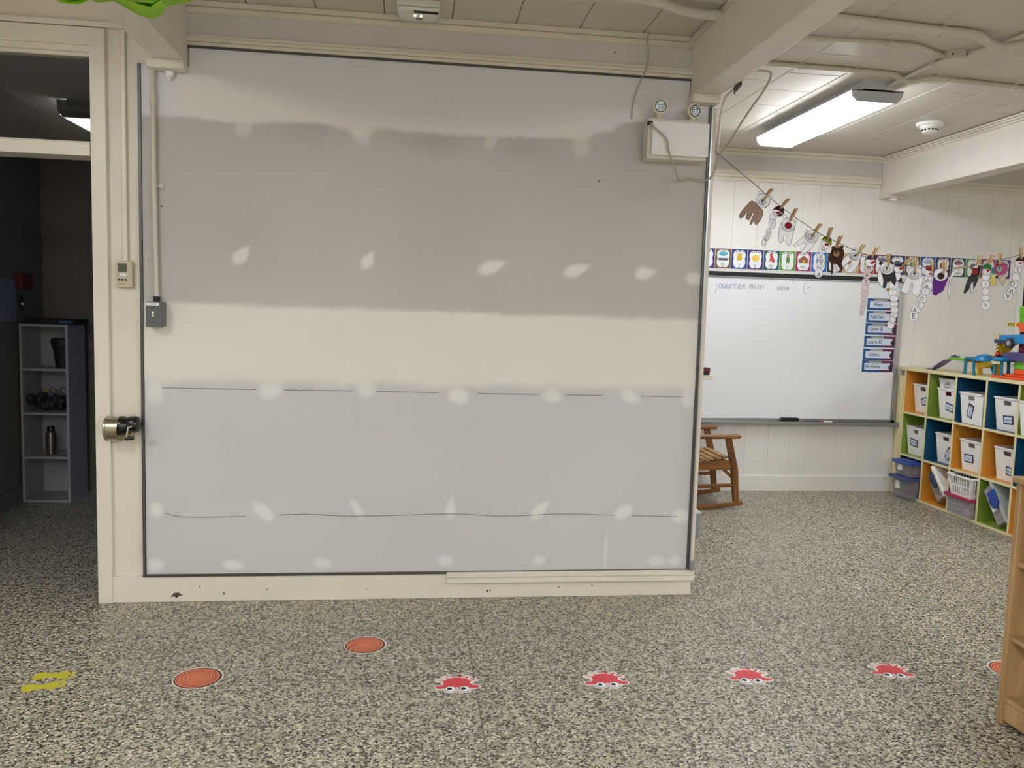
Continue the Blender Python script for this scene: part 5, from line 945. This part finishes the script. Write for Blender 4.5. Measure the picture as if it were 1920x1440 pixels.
part('hinge_peg', MB().box(4.085, 4.15, 5.69, 5.705, ZT+.105, ZT+.125).cyl((4.10, 5.70, ZT+.12), (4.10, 5.67, ZT+.13), .006), TP, t)
part('deck', MB().box(4.075, 4.165, 5.545, 5.715, ZT+.094, ZT+.108).box(4.075, 4.081, 5.545, 5.715, ZT+.1, ZT+.116), TG, t, 'green deck', bevel=.003)
for (x, y, x2, y2) in ((4.062, 5.505, 4.08, 5.525), (4.062, 5.405, 4.075, 5.43), (4.185, 5.345, 4.175, 5.37), (4.19, 5.50, 4.18, 5.50)):
    part('leg', MB().tube([(x, y, ZT), (x, y, ZT+.012), (x2, y2, ZT+.05), (x2, y2, ZT+.11)], [.015, .011, .010, .013], 10), TB2, t, 'teal arch leg')
part('arch_rail', MB().tube([(x, y, ZT+.118) for x, y in rrect(4.07, 4.185, 5.36, 5.535, .03)]+[(4.185, 5.505, ZT+.118)], .010, 8), TB2, t)
part('arch_dome', MB().lathe([(.07, 0), (.066, .02), (.05, .04), (.02, .05), (.001, .051)], (4.125, 5.385, ZT+.105), 20), TB, t, 'blue dome')
part('bridge_plate', MB().box(4.09, 4.165, 5.44, 5.545, ZT+.09, ZT+.10), paint('toy_rust', (190, 110, 50)), t)

t = thing('toy_garage', 'colourful multi-level toy garage with yellow slide at the right end of the cubby unit', 'toy', (4.2, 5.0, ZT))
part('base', MB().prism(rrect(4.04, 4.36, 4.63, 5.235, .05), XY, ZT, ZT+.02).prism(rrect(4.07, 4.34, 4.66, 5.16, .05), XY, ZT+.02, ZT+.034).prism(rrect(4.10, 4.34, 4.66, 5.09, .04), XY, ZT+.034, ZT+.07), TO, t, 'orange base', bevel=.006)
part('post', MB().prism([(5.235, ZT+.02), (5.253, ZT+.02), (5.247, ZT+.25), (5.225, ZT+.25)], YZ, 4.10, 4.135), TY, t, 'yellow lift post', bevel=.003)
lad = MB()
for k in range(9): lad.obox((4.097, 5.244, ZT+.03+k*.024), (4.097, 5.222, ZT+.045+k*.024), .004, .004)
part('lift_chain', lad, BLACKM, t, kind='stuff')
part('lift_car', MB().sph((4.095, 5.222, ZT+.165), .017), paint('toy_red', (206, 44, 40), .3), t, 'red knob')
part('lift_shelf', MB().box(4.08, 4.14, 5.20, 5.252, ZT+.135, ZT+.15), BLACKP, t, bevel=.003)
# slide: curved yellow chute from the upper deck to the lower left
sl = [(4.19, 5.19, ZT+.26), (4.19, 5.235, ZT+.235), (4.185, 5.275, ZT+.19), (4.18, 5.31, ZT+.135), (4.17, 5.35, ZT+.09), (4.16, 5.40, ZT+.07), (4.15, 5.455, ZT+.066)]
v = []; f_ = []
for k, p in enumerate(sl):
    w_ = .038
    for dx, dz in ((-w_, .026), (-w_, -.016), (w_, -.016), (w_, .026), (w_-.006, .026), (w_-.006, -.008), (-w_+.006, -.008), (-w_+.006, .026)): v.append((p[0]+dx, p[1], p[2]+dz))
for k in range(len(sl)-1):
    for e in range(8): f_.append((k*8+e, k*8+(e+1) % 8, k*8+8+(e+1) % 8, k*8+8+e))
f_ += [tuple(range(8)), tuple(len(v)-8+e for e in range(8))]
part('slide', MB().add(v, f_), TY, t, 'yellow slide')
part('slide_foot', MB().obox((4.15, 5.46, ZT+.07), (4.15, 5.465, ZT), .03, .02, (0, 1, 0)), TY, t)
for x, y in ((4.065, 5.205), (4.065, 5.135), (4.17, 5.20), (4.17, 5.13)): part('leg', MB().tube([(x, y, ZT+.02), (x, y, ZT+.06), (x, y+.004, ZT+.12)], [.013, .010, .012], 8), TB2, t, 'teal gate leg')
part('gate_top', MB().box(4.05, 4.18, 5.115, 5.22, ZT+.115, ZT+.145), TB, t, 'blue gate top', bevel=.012)
part('sign', MB().box(4.044, 4.050, 5.13, 5.222, ZT+.096, ZT+.116), paint('toy_cream', (222, 214, 170)), t, bevel=.002)
part('sign_hole', MB().cyl((4.0425, 5.208, ZT+.106), (4.0445, 5.208, ZT+.106), .005, n=10), BLACKM, t)
part('lower_deck', MB().prism([(5.19, ZT+.155), (5.19, ZT+.168), (5.10, ZT+.186), (4.64, ZT+.192), (4.64, ZT+.125), (5.09, ZT+.125)], YZ, 4.09, 4.35), TP, t, 'purple deck', bevel=.004)
part('wall_block', MB().box(4.12, 4.33, 4.66, 5.085, ZT+.07, ZT+.126), TG, t, 'green block', bevel=.003)
part('upper_block', MB().box(4.13, 4.32, 4.66, 5.07, ZT+.19, ZT+.25), paint('toy_maroon', (116, 20, 44)), t, 'maroon block', bevel=.003)
part('upper_deck', MB().prism([(5.25, ZT+.245), (5.25, ZT+.275), (5.20, ZT+.300), (4.64, ZT+.325), (4.64, ZT+.245)], YZ, 4.09, 4.35), TB, t, 'blue upper deck', bevel=.004)
part('deck_edge', MB().prism([(5.252, ZT+.242), (5.252, ZT+.268), (5.10, ZT+.262), (5.10, ZT+.242)], YZ, 4.083, 4.092), paint('toy_navy', (16, 44, 84), .3), t, 'navy edge')
part('number_plate', MB().box(4.078, 4.09, 5.205, 5.24, ZT+.268, ZT+.308), paint('toy_tan', (206, 186, 140)), t, bevel=.003)
wh = part('wheel', MB().lathe([(.018, 4.068), (.034, 4.07), (.036, 4.08), (.036, 4.09)], (0, 5.098, ZT+.246), 26, 'X'), mat('toy_tyre', (52, 54, 58), .5), t, 'grey toy wheel')
part('hub', MB().lathe([(.001, 4.063), (.012, 4.064), (.02, 4.069)], (0, 5.098, ZT+.246), 20, 'X'), mat('toy_hub', (150, 152, 156), .3), wh)
part('top_cabin', MB().prism([(5.08, ZT+.375), (5.08, ZT+.388), (4.64, ZT+.392), (4.64, ZT+.325), (5.05, ZT+.325)], YZ, 4.11, 4.33), TO, t, 'orange cabin', bevel=.004)
ar = MB().obox((4.12, 5.17, ZT+.375), (4.12, 5.085, ZT+.375), .022, .022)
part('barrier_arm', ar, TY, t, 'yellow barrier arm', bevel=.002)
bs = MB()
for k in range(4): y = 5.162-k*.015; bs.hexa([(4.1075, y, ZT+.364), (4.109, y, ZT+.364), (4.109, y-.006, ZT+.364), (4.1075, y-.006, ZT+.364)], [(4.1075, y-.007, ZT+.386), (4.109, y-.007, ZT+.386), (4.109, y-.013, ZT+.386), (4.1075, y-.013, ZT+.386)])
part('barrier_stripe', bs, BLACKM, t, kind='stuff', smooth=0)
rk = MB().prism([(5.073, ZT+.388), (5.085, ZT+.50), (5.04, ZT+.50), (5.04, ZT+.388)], YZ, 4.12, 4.15)
for k in range(6): rk.box(4.113, 4.122, 5.05, 5.072, ZT+.395+k*.017, ZT+.403+k*.017)
part('rack_tower', rk, TG, t, 'green rack tower')

# ------------------------------------------------------------------ rocking chair
t = thing('rocking_chair', 'golden oak rocking chair half hidden behind the partition', 'rocking chair', (2.15, 5.86, 0))
def rocker(y):
    top, bot = [], []
    for k in range(17):
        x = 1.62+(2.455-1.62)*k/16; s_ = ((x-2.05)/.42); z = .0+.04*s_*s_
        bot.append((x, max(0.0, z))); top.append((x, max(0, z)+.032))
    return MB().prism(bot+top[::-1], XZ, y-.016, y+.016)
for y in (5.64, 6.08):
    part('rocker', rocker(y), OAK, t, bevel=.004)
    part('front_leg', MB().hexa([(2.385, y-.016, .05), (2.425, y-.016, .055), (2.425, y+.016, .055), (2.385, y+.016, .05)], [(2.355, y-.02, .30), (2.405, y-.02, .30), (2.405, y+.02, .30), (2.355, y+.02, .30)]).hexa([(2.355, y-.02, .30), (2.405, y-.02, .30), (2.405, y+.02, .30), (2.355, y+.02, .30)], [(2.30, y-.017, .535), (2.345, y-.017, .535), (2.345, y+.017, .535), (2.30, y+.017, .535)]), OAKV, t, bevel=.004)
    part('back_leg', MB().hexa([(1.84, y-.016, .045), (1.88, y-.016, .045), (1.88, y+.016, .045), (1.84, y+.016, .045)], [(1.88, y-.018, .38), (1.93, y-.018, .38), (1.93, y+.018, .38), (1.88, y+.018, .38)]), OAKV, t, bevel=.004)
    part('back_post', MB().hexa([(1.88, y-.018, .36), (1.93, y-.018, .36), (1.93, y+.018, .36), (1.88, y+.018, .36)], [(1.70, y-.015, 1.0), (1.735, y-.015, 1.0), (1.735, y+.015, 1.0), (1.70, y+.015, 1.0)]), OAKV, t, bevel=.005)
    yo = -.012 if y < 5.8 else .012
    part('armrest', MB().prism([(1.78, y-.03+yo), (2.36, y-.045+yo), (2.405, y-.03+yo), (2.405, y+.03+yo), (2.36, y+.045+yo), (1.78, y+.03+yo)], lambda u, w, q: (u, w, q+.02*(u-2.1)), .533, .557), OAK, t, bevel=.008)
    part('side_rail', MB().obox((1.90, y, .32), (2.37, y, .335), .024, .065, (0, 0, 1)), OAK, t, bevel=.003)
    part('stretcher', MB().obox((1.88, y, .165), (2.385, y, .185), .022, .026), OAK, t, bevel=.004)
    part('corner_brace', MB().obox((2.30, y, .30), (2.375, y, .235), .018, .022), OAKV, t)
part('front_rail', MB().obox((2.355, 5.64, .325), (2.355, 6.08, .325), .022, .06), OAK, t, bevel=.003)
part('back_rail', MB().obox((1.91, 5.64, .33), (1.91, 6.08, .33), .022, .06), OAK, t)
for k in range(8):
    x = 1.915+k*.054; z = .372-.018*math.sin(math.pi*(k+.5)/8)+.012*(k/7)
    part('seat_slat', MB().box(x, x+.047, 5.655, 6.065, z, z+.014), SLAT, t, bevel=.003)
part('top_rail', MB().hexa([(1.725, 5.64, .90), (1.75, 5.64, .90), (1.75, 6.08, .90), (1.725, 6.08, .90)], [(1.70, 5.64, .99), (1.725, 5.64, .99), (1.725, 6.08, .99), (1.70, 6.08, .99)]), OAK, t, bevel=.005)
for k in range(5): y = 5.70+k*.08; part('back_slat', MB().obox((1.735, y, .92), (1.895, y, .38), .04, .012, (1, 0, .3)), OAKV, t)
# small things fixed to or standing by the side wall behind the partition
t = thing('chalk_tray', 'beige ledge sticking out of the side wall behind the partition edge', 'ledge', (1.49, 4.5, 1.095))
part('ledge', MB().box(1.44, 1.548, 4.0, 5.3, 1.096, 1.12), CREAM2, t, bevel=.003)
part('bracket', MB().prism([(1.44, 1.06), (1.44, 1.096), (1.475, 1.096)], XZ, 4.01, 4.03), CREAM2, t)
t = thing('board_eraser', 'dark red and black eraser on the beige ledge beside the partition', 'eraser', (1.49, 4.06, 1.12))
part('felt', MB().box(1.45, 1.532, 4.01, 4.06, 1.12, 1.134), BLACKM, t)
part('handle', MB().prism(rrect(1.45, 1.534, 1.134, 1.158, .008), XZ, 4.008, 4.062), paint('eraser_red', (96, 26, 36)), t, bevel=.003)
t = thing('wood_block', 'pale wood block on the floor behind the partition corner', 'block', (1.6, 4.65, 0))
part('block_body', MB().box(1.48, 1.698, 4.53, 4.80, 0, .10), mat('block_wood', (196, 170, 104), .6), t, bevel=.004)
t = thing('grey_metal_box', 'grey metal box standing on the pale wood block', 'box', (1.6, 4.65, .10))
part('case', MB().box(1.48, 1.722, 4.54, 4.80, .10, .25), mat('box_grey', (140, 150, 154), .45), t, bevel=.004)
part('lid', MB().box(1.478, 1.726, 4.535, 4.805, .25, .262), mat('box_lid', (196, 202, 206), .35), t, bevel=.003)
struct('knob', MB().sph((1.456, 3.93, .638), .0085, .0085, .011).cyl((1.44, 3.93, .638), (1.455, 3.93, .638), .004), WHITEP, pw)

# ------------------------------------------------------------------ floor decals
DW = paint('decal_white', (232, 222, 216)); CRAB = mat('crab_red', (216, 66, 76), .5, var=.1, scale=30); OR1 = mat('log_orange', (222, 126, 88), .5, var=.1, scale=30); OR2 = paint('log_ring', (158, 74, 50)); LOGD = paint('log_bark', (64, 46, 40)); YL = paint('foot_yellow', (204, 196, 62))
crabs = [(.192, 2.945, .0, 'red crab sticker with big eyes, leftmost of the row of crabs'), (.770, 2.945, -.02, 'red crab sticker, second from the left in the row of crabs'), (1.354, 2.945, -.13, 'red crab sticker, third from the left in the row of crabs'), (1.965, 2.955, -.2, 'red crab sticker, rightmost of the row near the wooden shelf')]
for cx, cy, rz, lb in crabs:
    t = thing('crab_sticker', lb, 'floor sticker', (cx, cy, 0), rz, group='crab stickers on the floor')
    L_ = dict(local=True, smooth=0)
    legs = []
    for s_ in (-1, 1):
        for k in range(4):
            a = math.radians(18+30*k); legs.append((s_*(.052+.012*math.cos(a))*math.cos(a)*1.05, .02+.06*math.sin(a), a, s_))
    out = MB().prism(circle(.062, 28, 0, .018, .05), XY, 0, .0006)
    for x, y, a, s_ in legs: out.prism(circle(.0155, 12, x*1.08, y*1.0), XY, 0, .00055+.00001*abs(x))
    for s_ in (-1, 1): out.prism(circle(.027, 16, s_*.062, -.018, .018), XY, 0, .0006).prism(circle(.0275, 18, s_*.026, -.036, .0285), XY, 0, .00062).prism(circle(.02, 16, s_*.04, -.01, .02), XY, 0, .00058)
    part('backing', out, DW, t, **L_)
    rd = MB().prism(circle(.052, 28, 0, .02, .04), XY, .0006, .0011)
    for x, y, a, s_ in legs: rd.prism([(x*.75, y*.8+.006), (x*.75+.006, y*.8-.002), (x*1.15+.002, y*1.02), (x*1.15-.003, y*1.06+.002)] , XY, .0006, .00105)
    for s_ in (-1, 1): rd.prism(circle(.02, 16, s_*.064, -.018, .0115), XY, .0006, .0011).prism(circle(.013, 12, s_*.046, -.008, .014), XY, .0006, .00108)
    part('body', rd, CRAB, t, 'red crab', **L_)
    for s_ in (-1, 1):
        e = part('eye', MB().prism(circle(.0225, 20, s_*.026, -.034, .0235), XY, .0011, .0015), paint('eye_ring', (120, 60, 60)), t, **L_)
        part('eye_white', MB().prism(circle(.0195, 20, s_*.026, -.035, .0205), XY, .0015, .0018), PAPER, e, **L_)
        part('pupil', MB().prism(circle(.0095, 14, s_*.026-.004, -.033, .010), XY, .0018, .0021), INK, e, **L_)
for cx, cy, r_, rz, lb in ((-.783, 3.062, .088, .5, 'orange tree-ring floor sticker, nearest to the yellow footprints'), (-.173, 3.334, .084, 0, 'orange tree-ring floor sticker closest to the partition'), (2.492, 2.94, .088, 0, 'orange tree-ring floor sticker half hidden behind the wooden shelf')):
    t = thing('log_sticker', lb, 'floor sticker', (cx, cy, 0), rz, group='tree-ring stickers on the floor')
    part('backing', MB().prism(circle(r_*1.05, 44), XY, 0, .0006), DW, t, local=True, smooth=0)
    part('bark', MB().prism(circle(r_*.985, 44, -.001, -.002), XY, .0006, .0009), LOGD, t, local=True, smooth=0)
    part('wood', MB().prism(circle(r_*.905, 44, -.002, -.001), XY, .0009, .0012), OR1, t, local=True, smooth=0)
    for k in range(7):
        rr = r_*(.83-.115*k); n = 40; ph = k*1.7
        p_ = [(-.002+.003*k*.3+rr*(1+.03*math.sin(3*a+ph))*math.cos(a), -.002+rr*(1+.03*math.sin(3*a+ph))*math.sin(a)) for a in (2*math.pi*i/n for i in range(n))]
        v = [(x, y, .0014) for x, y in p_]+[(x*.94, y*.94, .0014) for x, y in p_]
        part('growth_ring', MB().add(v, [(i, (i+1) % n, n+(i+1) % n, n+i) for i in range(n)]), OR2, t, local=True, smooth=0)
foot = [(u*.8, w*1.2) for u, w in [(-.085, -.012), (-.075, -.024), (-.05, -.026), (-.02, -.016), (.01, -.014), (.04, -.026), (.066, -.022), (.07, 0), (.064, .02), (.04, .026), (.01, .016), (-.02, .016), (-.05, .024), (-.076, .02)]]
for cx, cy, rz, fl, lb in ((-1.322, 3.113, .06, 1, 'yellow footprint floor sticker, farther of the pair'), (-1.322, 3.022, .24, -1, 'yellow footprint floor sticker, nearer of the pair')):
    t = thing('footprint_sticker', lb, 'floor sticker', (cx, cy, 0), rz, group='yellow footprints on the floor')
    part('sole', MB().prism(smoothline([(u, w*fl) for u, w in foot+[foot[0]]], 4)[:-1], XY, 0, .001), YL, t, local=True, smooth=0)
    for k, (u, w, r_) in enumerate(((.084, .016, .0085), (.088, .001, .0075), (.086, -.011, .0065), (.081, -.021, .006), (.072, -.029, .0055))):
        part('toe', MB().prism(circle(r_*1.1, 12, u*.8, w*1.2*fl, r_*.85), XY, 0, .001), YL, t, local=True, smooth=0)

# ------------------------------------------------------------------ maple bookshelf, right foreground
t = thing('wooden_bookshelf', 'maple bookshelf cut off by the right edge in the foreground', 'bookshelf', (2.26, 1.9, 0))
xa, xb, y1, y0 = 2.112, 2.42, 2.549, 1.33
for y in (y1-.022, y0): part('side_panel', MB().box(xa, xb, y, y+.022, .0, .873), MAPLE, t, bevel=.003)
part('top', MB().box(xa-.012, xb+.01, y0-.01, y1+.01, .873, .896), MAPLE, t, bevel=.005)
part('back_panel', MB().box(xb-.012, xb-.004, y0+.02, y1-.02, .03, .873), MAPLE2, t)
for z in (.578, .306): part('shelf', MB().box(xa+.012, xb-.013, y0+.022, y1-.022, z, z+.02), MAPLE, t, bevel=.003)
part('bottom_shelf', MB().box(xa+.004, xb-.013, y0+.022, y1-.022, .085, .105), MAPLE, t, bevel=.003)
part('kick_board', MB().box(xa+.006, xa+.024, y0+.022, y1-.022, .018, .085), MAPLE, t, bevel=.002)
